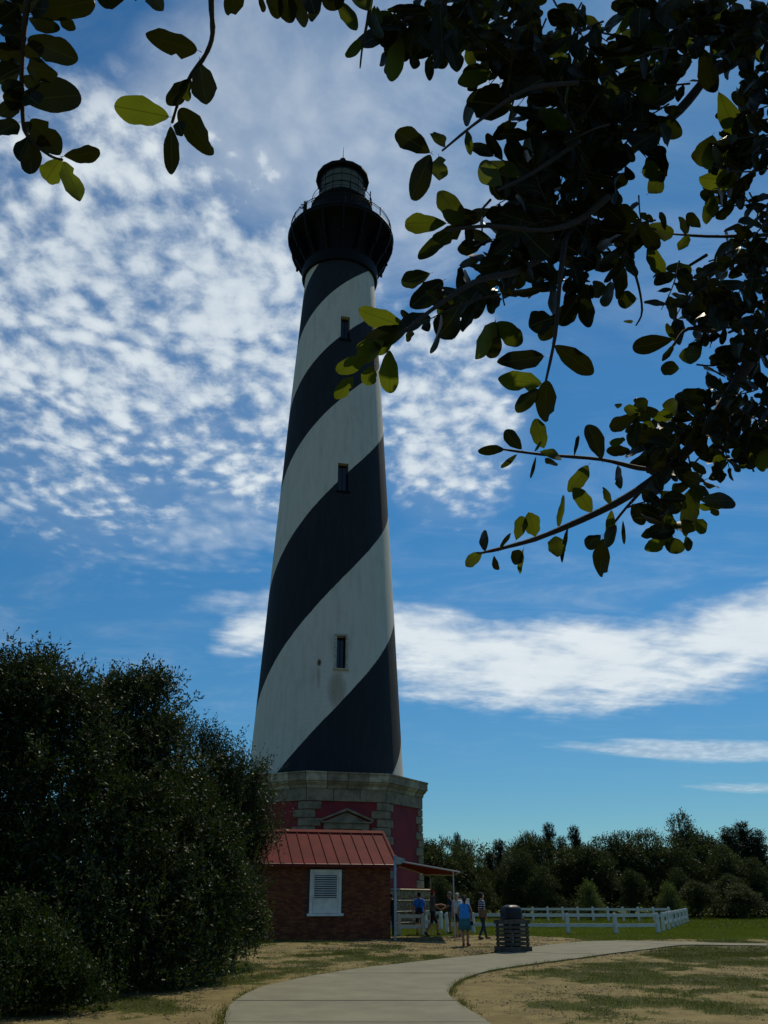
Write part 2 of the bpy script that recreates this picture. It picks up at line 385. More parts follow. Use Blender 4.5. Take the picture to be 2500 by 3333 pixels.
def segdist(x, y, pts):
    d = np.full_like(x, 1e9)
    for (ax, ay), (bx, by) in zip(pts[:-1], pts[1:]):
        vx, vy = bx-ax, by-ay; t_ = np.clip(((x-ax)*vx+(y-ay)*vy)/(vx*vx+vy*vy+1e-9), 0, 1)
        d = np.minimum(d, np.hypot(x-ax-t_*vx, y-ay-t_*vy))
    return d
def cover(x, y):
    """0 bare sand .. 1 full grass"""
    n = fbm(x*.55, y*.42, 5, 3); n2 = fbm(x*2.3, y*1.6, 4, 9); n3 = fbm(x*.16, y*.14, 3, 21)
    c = np.full_like(x, .60)
    right = sstep(0, 5, x-(1.5+y*.0))
    front = (y < 33)
    c = np.where(front & (x > 1), .40+.30*sstep(23, 31, y)*sstep(3, 9, x)+.26*sstep(5, 9.5, x-.05*y), c)
    c = np.where(front & (x <= 1), .47, c)
    c = np.where(y < 15.5, c-.04, c)
    lawn = sstep(36.5, 38.5, y-.2*(fbm(x*.5, y*.5, 3, 5)*6-3))*sstep(6.2, 8.5, x+ (y-39)*.8)
    c = np.maximum(c, lawn*1.1)
    c = np.maximum(c, sstep(41.3, 42.6, y)*1.1)
    pts = [(p_.x, p_.y) for p_ in LG]; pr = [(p_.x, p_.y) for p_ in RG]
    dl, dr = segdist(x, y, pts), segdist(x, y, pr)
    c -= .30*np.exp(-(dl/.9)**2)*(y < 24)+.22*np.exp(-(dr/.7)**2)
    # sand trodden bare by the queue
    q = np.exp(-(((x-3.2)/4.6)**4+((y-37.2)/3.4)**4)); c -= q*.9*(1-lawn)
    q = np.exp(-(((x+.5)/2.2)**2+((y-31.5)/2.0)**2)); c += .05*q
    c = c+(n-.5)*1.25+(n2-.5)*.55+(n3-.5)*.5
    # under the trees on the left the grass grows thick again
    c += .35*np.exp(-((x+9.0)/2.6)**2)*(y > 17)
    return np.clip(sstep(.30, .78, c), 0, 1)
def lines(a, b_, fine, coarse):
    lo, hi = fine; l = [a]; step = coarse
    xs = list(np.arange(lo, hi+1e-6, step))
    out, s_ = [], step
    v = lo
    while v > a: s_ *= 1.35; v -= s_; out.append(max(v, a))
    o2, s_, v = [], step, hi
    while v < b_: s_ *= 1.35; v += s_; o2.append(min(v, b_))
    return np.array(out[::-1]+xs+o2)
gx = lines(-900, 900, (-13, 24), .17); gy = lines(-300, 1200, (12.5, 48), .17)
GX, GY = np.meshgrid(gx, gy); cv = cover(GX, GY)
gz = terrain(GX, GY)+(fbm(GX*1.4, GY*1.4, 3, 40)-.5)*.03*(1-sstep(60, 90, GY))+cv*.012
gz = np.where(inpoly(GX.ravel(), GY.ravel(), PATHPOLY).reshape(GX.shape), terrain(GX, GY)-.02, gz)
nx, ny = len(gx), len(gy); ii = (np.arange(ny-1)[:, None]*nx+np.arange(nx-1)[None]).ravel()
gm = mat('ground', (.3, .25, .16), .95); t = gm.node_tree; b = t.nodes['Principled BSDF']; b.inputs['Specular IOR Level'].default_value = .15
at = t.nodes.new('ShaderNodeAttribute'); at.attribute_name = 'cover'; tc = t.nodes.new('ShaderNodeTexCoord').outputs['Object']
nf = noise(t, tc, 9, 6, .65); nm = noise(t, tc, 1.3, 5, .6); nb = noise(t, tc, 22, 5, .75)
nq = noise(t, tc, 3.2, 7, .7)
cvv = (V(t, at.outputs['Fac'])+(nf-.5)*1.5+(nb-.5)*.8+(nq-.5)*1.6).ramp(.40, .62)
sand = mixc(t, nm.ramp(.3, .7), (.240, .192, .078), (.150, .118, .046)); sand = mixc(t, nq.ramp(.48, .66)*.55, sand, (.11, .08, .034)); sand = mixc(t, nb.ramp(.52, .72)*.7, sand, (.085, .065, .030))
grs = mixc(t, nf.ramp(.35, .65), (.034, .050, .003), (.058, .066, .007)); grs = mixc(t, nm.ramp(.4, .75)*.5, grs, (.085, .068, .018))
spz = t.nodes.new('ShaderNodeSeparateXYZ'); t.links.new(tc, spz.inputs[0]); lawn_ = V(t, spz.outputs[1]).ramp(35, 41)
grl = mixc(t, nf.ramp(.35, .65), (.056, .084, .003), (.084, .104, .006)); grs = mixc(t, lawn_, grs, grl)
t.links.new(mixc(t, cvv, sand, grs), b.inputs['Base Color'])
bp = t.nodes.new('ShaderNodeBump'); bp.inputs['Strength'].default_value = .8; bp.inputs['Distance'].default_value = .05
t.links.new((nf*.6+nb*.5).s, bp.inputs['Height']); t.links.new(bp.outputs[0], b.inputs['Normal'])
g = npmesh('ground', np.stack([GX.ravel(), GY.ravel(), gz.ravel()], 1), np.stack([ii, ii+1, ii+nx+1, ii+nx], 1), gm, attr=cv.ravel())
g.data.polygons.foreach_set('use_smooth', [True]*len(g.data.polygons)); tag(g, 'sandy ground with patchy grass', kind='structure')
# ---- the path: a bed and the slabs cast on it
def strip(A, B, z0, z1, inset=0.):
    """solid between two ground polylines of equal length"""
    m_ = MB(); n = len(A); top, bot = [], []
    for a, b_ in zip(A, B):
        m_.v += [(a[0], a[1], float(terrain(*a[:2]))+z1), (b_[0], b_[1], float(terrain(*b_[:2]))+z1),
                 (a[0], a[1], float(terrain(*a[:2]))+z0), (b_[0], b_[1], float(terrain(*b_[:2]))+z0)]
    for i in range(n-1):
        k = i*4
        m_.face(k, k+4, k+5, k+1); m_.face(k+2, k+3, k+7, k+6); m_.face(k, k+2, k+6, k+4); m_.face(k+1, k+5, k+7, k+3)
    m_.face(0, 1, 3, 2); k = (n-1)*4; m_.face(k, k+2, k+3, k+1)
    return m_
def resample(pts, n):
    pts = [Vector(p_).to_2d() if hasattr(p_, 'to_2d') else Vector(p_[:2]) for p_ in pts]
    out = []
    def cr(a, b_, c, d, t_): return .5*((2*b_)+(-a+c)*t_+(2*a-5*b_+4*c-d)*t_*t_+(-a+3*b_-3*c+d)*t_**3)
    for i in range(len(pts)-1):
        a, b_, c, d = pts[max(i-1, 0)], pts[i], pts[i+1], pts[min(i+2, len(pts)-1)]
        for k in range(n): out.append(cr(a, b_, c, d, k/n))
    out.append(pts[-1]); return out
LS, RS = resample(LG, 6), resample(RG, 6)
path = strip(LS, RS, -.12, .004).build('path', M['bed']); tag(path, 'curving concrete footpath', kind='structure')
cuts = [0, 1, 3, 5, 7, 9, 11, 12, 14, 15, 16, 17, 18, 19]
for a, b_ in zip(cuts[:-1], cuts[1:]):
    A, B = LS[a*6:b_*6+1], RS[a*6:b_*6+1]
    e = .026
    A = list(A); B = list(B)
    for idx, nb_ in ((0, 1), (-1, -2)):
        for Q in (A, B):
            d = (Q[nb_]-Q[idx]).normalized(); Q[idx] = Q[idx]+d*e
    z1 = .03+random.uniform(-.004, .004)
    strip(A, B, -.10, z1).build('slab', M['concrete'], path, bevel=.006)
# ================================================================== the lighthouse
CX, CY = -3.58, 54.5
LH = thing('lighthouse', (CX, CY, 0), 'tall lighthouse with black and white spiral stripes on an octagonal red and granite base', 'lighthouse')
def rs(z): return float(np.interp(z, [7.9, 21, 36, 46, 48.2], [4.80, 4.14, 3.38, 2.82, 2.76]))
POLY = (3.05144907e-03, -1.34108879e-01, 1.33001616e+01, -4.56152261e+01)
m = bpy.data.materials.new('spiral_paint'); m.use_nodes = True; t = m.node_tree; b = t.nodes['Principled BSDF']; b.inputs['Roughness'].default_value = .8
b.inputs['Specular IOR Level'].default_value = .25
tc = t.nodes.new('ShaderNodeTexCoord').outputs['Object']; sp = t.nodes.new('ShaderNodeSeparateXYZ'); t.links.new(tc, sp.inputs[0])
ox, oy, oz = (V(t, sp.outputs[i]) for i in range(3)); th = ox.m('ARCTAN2', oy*-1.0)*(180/math.pi)
pz = ((oz*POLY[0]+POLY[1])*oz+POLY[2])*oz+POLY[3]
q = (pz-th)/180.0+noise(t, tc, 1.2, 3)*.006+noise(t, xyz(t, ox*3.0, oy*3.0, oz*13.0), 1.0, 2)*.0035; q = q-q.m('FLOOR'); wf = (q-.5).m('GREATER_THAN', 0.0)
n1 = noise(t, tc, .5, 6, .6); n2 = noise(t, xyz(t, ox*2.0, oy*2.0, oz*.25), 1.6, 6, .65); n3 = noise(t, tc, 14, 4, .6)
wh = mixc(t, n2.ramp(.42, .8)*.55, (.66, .64, .56), (.44, .42, .34)); wh = mixc(t, n3.ramp(.5, .8)*.2, wh, (.52, .50, .43))
def spot(th0, z0, rth, rz):
    u = (th-th0)*(1/rth); v = (oz-z0)*(1/rz); return (1.0-(u*u+v*v)+(n3-.5)*1.2).ramp(.1, .9)
rust = spot(-4.1, 14.55, 2.2, .28); stain = spot(10.0, 12.9, 9.0, 1.3)*.35; drip = spot(-4.1, 13.6, 1.8, .9)*.3
patch = noise(t, xyz(t, ox*1.2, oy*1.2, oz*.7), 1.0, 3, .5).ramp(.56, .60)*.10; wh = mixc(t, patch, wh, (.34, .34, .30)); runs = noise(t, xyz(t, ox*5.0, oy*5.0, oz*.12), 1.0, 5, .7).ramp(.60, .80)*.30; wh = mixc(t, runs, wh, (.20, .19, .14))
wh = mixc(t, (stain*1.5).mx(drip*1.4), wh, (.26, .18, .10)); wh = mixc(t, rust, wh, (.09, .05, .025))
bk = mixc(t, n2.ramp(.4, .8), (.016, .021, .028), (.026, .031, .038))
t.links.new(mixc(t, wf, bk, wh), b.inputs['Base Color'])
# courses of painted brick read as fine relief
cs = (oz*13.3).m('FRACT'); cs = (cs-.5).m('ABSOLUTE').ramp(.36, .5, 1, 0)
bp = t.nodes.new('ShaderNodeBump'); bp.inputs['Strength'].default_value = 1.0; bp.inputs['Distance'].default_value = .03
t.links.new((cs*.7+n3*.5+n1*.2).s, bp.inputs['Height']); t.links.new(bp.outputs[0], b.inputs['Normal']); M['spiral'] = m
# shaft grid with real window openings
WIN = [(12.7, 14.2, 16.22, .72), (12.6, 26.35, 28.5, .72), (13.0, 39.1, 41.25, .68)]
ths = list(np.arange(-180, 180, 2.5)); zs = list(np.arange(7.9, 47.6, .6))+[47.6]
hw = []
for (t0, z0, z1, w) in WIN:
    h_ = math.degrees(w/2/rs((z0+z1)/2)); hw.append(h_); ths = [a for a in ths if abs(a-(t0-h_)) > .9 and abs(a-(t0+h_)) > .9]; zs = [z for z in zs if abs(z-z0) > .15 and abs(z-z1) > .15]
for (t0, z0, z1, w), h_ in zip(WIN, hw): ths += [t0-h_, t0+h_]; zs += [z0, z1]
ths = sorted(ths); zs = sorted(zs); m_ = MB(); nt_ = len(ths)
for z in zs:
    for a in ths: m_.v.append((rs(z)*math.sin(R(a)), -rs(z)*math.cos(R(a)), z))
for i in range(len(zs)-1):
    for k in range(nt_):
        zc = (zs[i]+zs[i+1])/2; tcn = (ths[k]+(ths[k+1] if k+1 < nt_ else 180))/2
        if any(abs(tcn-t0) < h_ and z0 < zc < z1 for (t0, z0, z1, w), h_ in zip(WIN, hw)): continue
        k2 = (k+1) % nt_; m_.face(i*nt_+k, i*nt_+k2, (i+1)*nt_+k2, (i+1)*nt_+k)
def radial(th_, r_, z): return Matrix.Translation((r_*math.sin(R(th_)), -r_*math.cos(R(th_)), z)) @ Matrix.Rotation(R(th_), 4, 'Z')
for (t0, z0, z1, w), h_ in zip(WIN, hw):     # reveals
    for z_a, z_b, s1, s2 in ((z0, z0, -1, 1), (z1, z1, 1, -1), (z0, z1, -1, -1), (z1, z0, 1, 1)):
        n = len(m_.v)
        for zz, sg, dp in ((z_a, s1, 0), (z_b, s2, 0), (z_b, s2, .55), (z_a, s1, .55)):
            a, r_ = R(t0+sg*h_), rs(zz)-dp; m_.v.append((r_*math.sin(a), -r_*math.cos(a), zz))
        m_.face(n, n+1, n+2, n+3)
shaft = m_.build('tower_shaft', M['spiral'], LH, smooth=40)
for k, ((t0, z0, z1, w), h_) in enumerate(zip(WIN, hw)):
    rr = rs((z0+z1)/2); X0 = radial(t0, rr, 0)
    wm = MB().box(-w/2+.01, w/2-.01, .42, .46, z0+.01, z1-.01, X0).build('window', M['glass_dark'], LH)
    fm = MB(); d0, d1 = (-.055, .12) if k == 0 else (.10, .20); ft = .075 if k == 0 else .05
    d0 -= (rs(z0)-rs(z1))/2*(1 if k == 0 else 0)
    for q_ in ((-w/2-(.05 if k == 0 else 0), -w/2+ft, z0, z1), (w/2-ft, w/2+(.05 if k == 0 else 0), z0, z1), (-w/2-(.05 if k == 0 else 0), w/2+(.05 if k == 0 else 0), z1+.002, z1+(.11 if k == 0 else .04))):
        fm.box(q_[0], q_[1], d0, d1, q_[2], q_[3], X0)
    fm.build('frame', M['frame_grey'] if k == 0 else M['iron'], wm)
    MB().box(-w/2-.10, w/2+.10, -.12-(rs(z0)-rr), .3, z0-.10, z0-.003, X0).build('sill', M['granite_light'] if k == 0 else M['iron'], wm)
    sm = MB()
    sm.box(-.012, .012, .36, .41, z0+.02, z1-.02, X0)
    sm.build('sash_bar', M['iron'], wm)
# ---- iron work at the top
MB().lathe([(2.80, 46.85), (3.0, 46.88), (3.06, 47.05), (3.02, 47.35), (3.08, 47.6), (3.05, 47.85), (2.7, 47.9)], 96).build('collar', M['iron'], LH, smooth=40)
MB().lathe([(2.74, 47.5), (2.80, 48.4), (2.92, 49.3), (3.2, 50.1), (3.7, 50.6), (4.1, 50.85), (4.28, 50.95), (4.32, 51.12), (2.4, 51.14)], 96).build('gallery_corbel', M['iron'], LH, smooth=40)
prof = [(3.02, 47.75), (3.22, 48.15), (3.52, 48.72), (3.70, 49.10), (3.76, 49.0), (3.86, 49.12), (3.90, 49.35), (4.02, 49.6), (4.14, 49.95), (4.29, 50.4), (4.35, 50.85), (4.33, 51.15), (4.1, 51.0), (3.4, 50.5), (2.95, 49.6), (2.86, 48.4)]
bm_ = MB(); n = len(prof)
for s_ in (-.07, .07):
    for r_, z in prof: bm_.v.append((s_, -r_, z))
bm_.face(*range(n)); bm_.face(*[n+i for i in range(n)][::-1])
for i in range(n): bm_.face(i, (i+1) % n, n+(i+1) % n, n+i)
bm_.ball((0, -3.80, 49.10), .11, 8, 6, (1, 1, 1.3))
bme = bm_.mesh('gallery_bracket', M['iron'])
for k in range(16): link('gallery_bracket', bme, LH, rot=(0, 0, R(k*22.5+6)))
# struts on the corbel, the pale lines seen from below
dm = MB().lathe([(4.2, 51.14), (4.36, 51.14), (4.38, 51.2), (4.36, 51.26), (2.4, 51.26)], 96).build('gallery_deck', M['iron'], LH, smooth=30)
def railing(r_, z0, h_, n, hoops, posts, name):
    m_ = MB()
    for hz_, hr in hoops:
        m_.lathe([(r_+hr*math.cos(a), z0+hz_+hr*math.sin(a)) for a in np.linspace(0, 2*math.pi, 6, endpoint=False)], 96, True)
    for k in range(n): a = 2*math.pi*k/n; m_.tube([(r_*math.sin(a), -r_*math.cos(a), z0), (r_*math.sin(a), -r_*math.cos(a), z0+h_*.86)], .010, 4, False)
    rl = m_.build(name, M['iron'], LH)
    pm = MB().tube([(0, 0, 0), (0, 0, h_+.05)], .035, 6).ball((0, 0, h_+.08), .055, 6, 4).mesh('railing_post', M['iron'])
    for k in range(posts): a = 2*math.pi*(k+.3)/posts; link('railing_post', pm, rl, (r_*math.sin(a), -r_*math.cos(a), z0))
railing(4.17, 51.26, 1.05, 150, ((1.05, .035), (.86, .02), (.12, .02)), 16, 'gallery_railing')
MB().lathe([(2.45, 51.26), (2.45, 54.1), (2.5, 54.25), (2.62, 54.36), (2.62, 54.45), (1.6, 54.46)], 64).build('service_room', M['iron'], LH, smooth=30)
railing(2.55, 54.45, .88, 8, ((.88, .028), (.45, .014)), 6, 'lantern_railing')
MB().tube([(2.5*math.sin(R(76)), -2.5*math.cos(R(76)), 54.4), (2.5*math.sin(R(76)), -2.5*math.cos(R(76)), 56.1)], .05, 6).build('gate_post', M['iron'], LH)
MB().lathe([(2.0, 54.45), (2.0, 55.1), (2.06, 55.1), (2.06, 55.2), (1.2, 55.2)], 16, off=2).build('lantern_wall', M['iron'], LH)
LR, Z0, Z1 = 1.96, 55.2, 57.65
fm = MB(); rows = [Z0, Z0+.82, Z0+1.63, Z1]
for k in range(16):
    a = R(k*22.5+2); fm.tube([(LR*math.sin(a), -LR*math.cos(a), Z0), (LR*math.sin(a), -LR*math.cos(a), Z1)], .035, 4)
for z in rows: fm.lathe([(LR-.03, z-.03), (LR+.03, z-.03), (LR+.03, z+.03), (LR-.03, z+.03)], 16, True, off=2)
fm.build('lantern_frame', M['iron'], LH)
ch = 2*LR*math.sin(R(11.25)); ap = LR*math.cos(R(11.25))
for j in range(3):
    pm = MB().box(-ch/2+.03, ch/2-.03, -.008, .008, rows[j]+.03, rows[j+1]-.03).mesh('lantern_pane', M['glass'])
    for k in range(16): link('lantern_pane', pm, LH, mtx=radial(k*22.5+13.25, ap, 0))
MB().lathe([(1.76, 55.22), (1.76, 57.62)], 48).build('lantern_curtain', M['lens'], LH, smooth=40)
MB().lathe([(0, 55.3), (.55, 55.35), (.75, 55.9), (.75, 56.8), (.5, 57.3), (0, 57.35)], 20).build('beacon_lens', M['glass_dark'], LH, smooth=40)
MB().lathe([(1.9, 57.68), (2.22, 57.70), (2.30, 57.82), (2.28, 58.0), (1.4, 58.75), (.5, 59.3), (.2, 59.5), (.18, 59.9), (0, 59.92)], 16, off=2).build('lantern_roof', M['iron'], LH)
MB().ball((0, 0, 60.18), .34, 16, 10).build('finial_ball', M['iron'], LH, smooth=60)
MB().tube([(0, 0, 60.4), (0, 0, 61.2), (.02, 0, 61.95)], [.035, .025, .012], 6).build('lightning_rod', M['iron'], LH)
# ---- octagonal base
A0 = -6.5
def octp(r_, k): a = R(A0+45*k); return Vector((r_*math.sin(a), -r_*math.cos(a)))
RW = 5.86       # circumradius of the painted wall
zt, zb = 6.5, 2.12
wall = MB().prism([octp(RW, k)[:] for k in range(8)], zb-.05, zt+.02).build('brick_wall', M['pink'], LH)
def facebasis(k):
    a, c = octp(1, k), octp(1, k+1); u = (c-a).normalized(); nrm = Vector((u.y, -u.x)); return u, nrm
def stonebox(name, pts2, z0, z1, mtl, rough=0.0, bev=.03, parent=LH):
    return MB().prism([p_[:] for p_ in pts2], z0, z1).build(name, mtl, parent, bevel=bev)
for k in range(8):
    c = octp(RW, k); u1, n1_ = facebasis(k); u0, n0_ = facebasis(k-1)
    dirn = c.normalized()
    for j in range(10):
        z1 = zt-.435*j-.012; z0 = z1-.411
        lw, rw = (.82, .50) if j % 2 else (.50, .82)
        proud = .085+random.uniform(-.01, .012)
        oc = c+dirn*(proud/math.cos(R(22.5)))
        p0 = c-u0*lw; p1 = c+u1*rw
        pts = [oc, p0+n0_*proud, p0-n0_*.1, c-dirn*.2, p1-n1_*.1, p1+n1_*proud]
        # order: outer corner, left end outer, left inner, centre, right inner, right outer
        stonebox('quoin', pts[::-1], z0, z1, M['granite'], bev=.045)
    # frieze: three stones a side and a cornice above in profiled lengths
    L = (octp(RW, k+1)-c).length
    for q_ in range(3):
        def ring(rad_, f_): a_, b_ = octp(rad_, k), octp(rad_, k+1); return a_.lerp(b_, f_)
        e = .003; f0, f1 = q_/3+e, (q_+1)/3-e; jit = random.uniform(-.012, .012)
        stonebox('frieze_stone', [ring(RW+.10+jit, f0), ring(RW+.10+jit, f1), ring(RW-.35, f1), ring(RW-.35, f0)], zt+.02, 7.15, M['granite'], bev=.015)
    for q_ in range(4):
        f0, f1 = q_/4+e, (q_+1)/4-e; m_ = MB(); pr = [(RW-.4, 7.155), (RW+.12, 7.155), (RW+.16, 7.22), (RW+.17, 7.33), (RW+.30, 7.45), (RW+.33, 7.47), (RW+.33, 7.53), (RW+.42, 7.56), (RW+.42, 7.93), (RW+.47, 7.96), (RW+.47, 8.04), (RW-.4, 8.10)]
        n = len(pr)
        for f_ in (f0, f1):
            for r_, z in pr: v = ring(r_, f_); m_.v.append((v.x, v.y, z))
        m_.face(*range(n)); m_.face(*[n+i for i in range(n)][::-1])
        for i in range(n): m_.face(i, (i+1) % n, n+(i+1) % n, n+i)
        m_.build('cornice_stone', M['granite'] if (q_+k) % 3 else M['granite_light'], LH)
    # granite steps below the wall, rock faced
    for j in range(4):
        zt_ = zb-.54*j; r_ = RW+.42+.05*j; z0 = max(zt_-.53, -.05)
        nb_ = 4
        for q_ in range(nb_):
            f0, f1 = q_/nb_+.0025, (q_+1)/nb_-.0025; m_ = MB()
            U, Z = 5, 3; rnd = random.Random(k*100+j*10+q_)
            for iz in range(Z+1):
                for iu in range(U+1):
                    ff = f0+(f1-f0)*iu/U; v = ring(r_+(rnd.uniform(.02, .14) if 0 < iz < Z and 0 < iu < U else 0.), ff)
                    m_.v.append((v.x, v.y, z0+(zt_-.05-z0)*iz/Z))
            for iz in range(Z):
                for iu in range(U): a_ = iz*(U+1)+iu; m_.face(a_, a_+1, a_+U+2, a_+U+1)
            m_.build('granite_block', M['granite_rock'], LH, smooth=False)
            m2 = MB()
            for f_ in (f0, f1):
                for rr_, zz in ((RW-.3, zt_-.052), (r_+.13, zt_-.052), (r_+.12, zt_-.035), (r_+.0, zt_), (RW-.3, zt_+.002)): v = ring(rr_, f_); m2.v.append((v.x, v.y, zz))
            m2.face(0, 1, 2, 3, 4); m2.face(9, 8, 7, 6, 5)
            for i in range(5): m2.face(i, (i+1) % 5, 5+(i+1) % 5, 5+i)
            m2.build('granite_tread', M['granite_light'], LH)  # paler stone on the chamfer, sunlit edge put into the colour
MB().prism([octp(RW+.25, k)[:] for k in range(8)], -.1, zb-.08).build('plinth_core', M['granite_rock'], LH)
# aedicule on the face towards the camera
u, nrm = facebasis(0); fc = (octp(RW, 0)+octp(RW, 1))/2
FM = Matrix(((u.x, -nrm.x, 0, fc.x), (u.y, -nrm.y, 0, fc.y), (0, 0, 1, 0), (0, 0, 0, 1)))   # local x along the face, y into the wall
MB().box(-.95, .95, -.03, .1, 3.6, 5.1, FM).build('stone_panel', M['granite'], LH, bevel=.01)
MB().box(-.80, .80, -.045, .05, 3.7, 4.95, FM).build('recessed_panel', M['granite'], LH, bevel=.02)
for s_ in (-1, 1):
    MB().box(s_*1.06-.15, s_*1.06+.15, -.17, .1, 3.5, 4.9, FM).build('pilaster', M['granite'], LH, bevel=.02)
    MB().box(s_*1.06-.19, s_*1.06+.19, -.20, .1, 4.9, 5.08, FM).build('capital', M['granite'], LH, bevel=.02)
MB().box(-1.28, 1.28, -.19, .1, 5.082, 5.38, FM).build('lintel', M['granite'], LH, bevel=.02)
MB().box(-1.42, 1.42, -.28, .1, 5.382, 5.47, FM).build('lintel_moulding', M['granite'], LH, bevel=.015)
m_ = MB()
m_.v += [tuple(FM @ Vector(q_)) for q_ in ((-1.2, -.12, 5.472), (1.2, -.12, 5.472), (0, -.12, 5.95), (-1.2, .1, 5.472), (1.2, .1, 5.472), (0, .1, 5.95))]
for f_ in ((0, 1, 2), (3, 5, 4), (0, 3, 4, 1), (1, 4, 5, 2), (2, 5, 3, 0)): m_.face(*f_)
m_.build('pediment', M['granite'], LH)
for s_ in (-1, 1):
    m_ = MB(); pts = [(s_*1.50, 5.475), (s_*1.50, 5.56), (0, 6.16), (0, 6.02)]
    for y_ in (-.29, .1): m_.v += [tuple(FM @ Vector((x, y_, z))) for x, z in pts]
    for f_ in ((0, 1, 2, 3), (4, 7, 6, 5), (0, 4, 5, 1), (1, 5, 6, 2), (2, 6, 7, 3), (3, 7, 4, 0)): m_.face(*f_)
    m_.build('raking_cornice', M['granite'], LH)
# ================================================================== ticket booth
PHI = R(16); BY = 38.5; BZ = .13
FRp = Vector((x_at(1271, BY, 1.2), BY)); BWID, BDEP, BH = 5.5, 3.9, 2.93
FLp = FRp-Vector((math.cos(PHI), math.sin(PHI)))*BWID
BT = thing('brick_booth', (FLp.x, FLp.y, BZ), 'small brick booth with red standing seam roof and white louvred shutter', 'booth', rz=PHI)
b0 = MB(); b0.box(0, BWID, .0, BDEP, -.1, BH)
b0.v += [(0, 0, BH), (0, BDEP, BH), (0, BDEP/2, BH+1.18), (BWID, 0, BH), (BWID, BDEP, BH), (BWID, BDEP/2, BH+1.18)]
b0.face(8, 9, 10); b0.face(11, 13, 12); b0.build('wall', M['mortar'], BT)
WX0, WX1, WZ0, WZ1 = 2.08, 3.40, .97, 2.60
bl, bh = .21, .072; meshes = [MB().box(0, bl-.012, -.012, .0, 0, bh-.012).mesh('brick', M['brick%d' % i]) for i in range(3)]
slots = []
for j in range(int(BH/bh)):
    z = j*bh+.002; x = -(bl/2)*(j % 2)
    while x < BWID-.001:
        x0, x1 = max(x, 0), min(x+bl, BWID)
        if x1-x0 > .05 and not (x1 > WX0-.0 and x0 < WX1+.0 and z+bh > WZ0-.1 and z < WZ1+.02): slots.append((x0, x1, z, abs((x0+x1)/2-2.7)*.6+abs(z-1.8)))
        x += bl
full = sorted([s_ for s_ in slots if s_[1]-s_[0] > .2], key=lambda s_: s_[3])[:290]; keep = set((s_[0], s_[2]) for s_ in full)
for s_ in full: link('brick', random.choice(meshes), BT, (s_[0], -random.uniform(0, .005), s_[2]))
rest = [MB() for _ in range(1)]; rm = rest[0]
for s_ in slots:
    if (s_[0], s_[2]) in keep: continue
    rm.cur = random.randrange(3); rm.box(s_[0], s_[1]-.012, -.012-random.uniform(0, .005), .0, s_[2], s_[2]+bh-.012)
for j in range(int(BH/bh)):        # the gable end on the left, which the photograph sees at a slant
    y = (bl/2)*(j % 2)
    while y < BDEP-.1: rm.cur = random.randrange(3); rm.box(-.012, 0, y, y+bl-.012, j*bh+.002, j*bh+bh-.01); y += bl
tag(rm.build('bricks', [M['brick0'], M['brick1'], M['brick2']], BT), kind='stuff')
wf_ = MB(); fw = .13
wf_.box(WX0, WX0+fw, -.05, .0, WZ0, WZ1).box(WX1-fw, WX1, -.05, .0, WZ0, WZ1).box(WX0+fw, WX1-fw, -.048, .0, WZ1-fw, WZ1)
win = MB().box(WX0+fw, WX1-fw, -.012, -.004, WZ0, WZ1-fw).build('shuttered_window', M['mortar'], BT)
wf_.build('frame', M['white'], win, bevel=.004)
MB().box(WX0-.09, WX1+.09, -.11, .0, WZ0-.10, WZ0-.002).build('sill', M['white'], win, bevel=.006)
sx0, sx1 = WX0+fw+.01, WX1-fw-.01
MB().box(sx0, sx0+.05, -.04, -.014, WZ0+.01, WZ1-fw-.01).box(sx1-.05, sx1, -.04, -.014, WZ0+.01, WZ1-fw-.01).box(sx0+.05, sx1-.05, -.038, -.014, WZ1-fw-.07, WZ1-fw-.01).box(sx0+.05, sx1-.05, -.038, -.014, WZ0+.51, WZ0+.56).build('shutter_frame', M['white'], win)
MB().box(sx0+.05, sx1-.05, -.030, -.014, WZ0+.01, WZ0+.508).build('lower_panel', M['white'], win)
nsl = 10; zs0, zs1 = WZ0+.58, WZ1-fw-.08
sl = MB().box(sx0+.055, sx1-.055, -.004, .004, -.05, .05).mesh('louvre', M['white'])
for k in range(nsl): link('louvre', sl, win, (0, -.045, zs0+(zs1-zs0)*(k+.5)/nsl), (R(-63), 0, 0))
# roof: panels between seams
EO, rise = .30, 1.22; run = BDEP/2+EO; ez = BH-EO*rise/(BDEP/2)+.05; rz_ = ez+run*rise/(BDEP/2)
sang = math.atan2(rz_-ez, run); slen = math.hypot(run, rz_-ez); npan = 12; x0r, x1r = -.16, BWID+.16; pw = (x1r-x0r)/npan
for side in (0, 1):
    Mx = (Matrix.Translation((0, -EO, ez)) @ Matrix.Rotation(sang, 4, 'X')) if side == 0 else (Matrix.Translation((0, BDEP+EO, ez)) @ Matrix.Rotation(-sang, 4, 'X') @ Matrix.Scale(-1, 4, (0, 1, 0)))
    for k in range(npan):
        MB().box(x0r+k*pw+.012, x0r+(k+1)*pw-.012, 0, slen-.02, .0, .02, Mx).build('roof_panel', M['red_metal'], BT)
    for k in range(npan+1):
        MB().box(x0r+k*pw-.014, x0r+k*pw+.014, -.01, slen-.02, -.002, .055, Mx).build('roof_seam', M['red_metal'], BT)
    MB().box(x0r, x1r, .0, slen, -.05, -.012, Mx).build('roof_deck', M['red_dark'], BT)
    MB().box(x0r-.02, x1r+.02, -.035, -.012, -.11, .03, Mx).build('eave_trim', M['red_dark'], BT)
    MB().box(x0r-.02, x1r+.02, slen-.20, slen+.02, .022, .075, Mx).build('ridge_cap', M['red_metal'], BT)
    MB().box(x1r+.016, x1r+.10, -.02, slen, -.08, .07, Mx).build('rake_trim', M['red_metal'], BT)
    MB().box(x0r-.10, x0r-.016, -.02, slen, -.08, .07, Mx).build('rake_trim', M['red_metal'], BT)
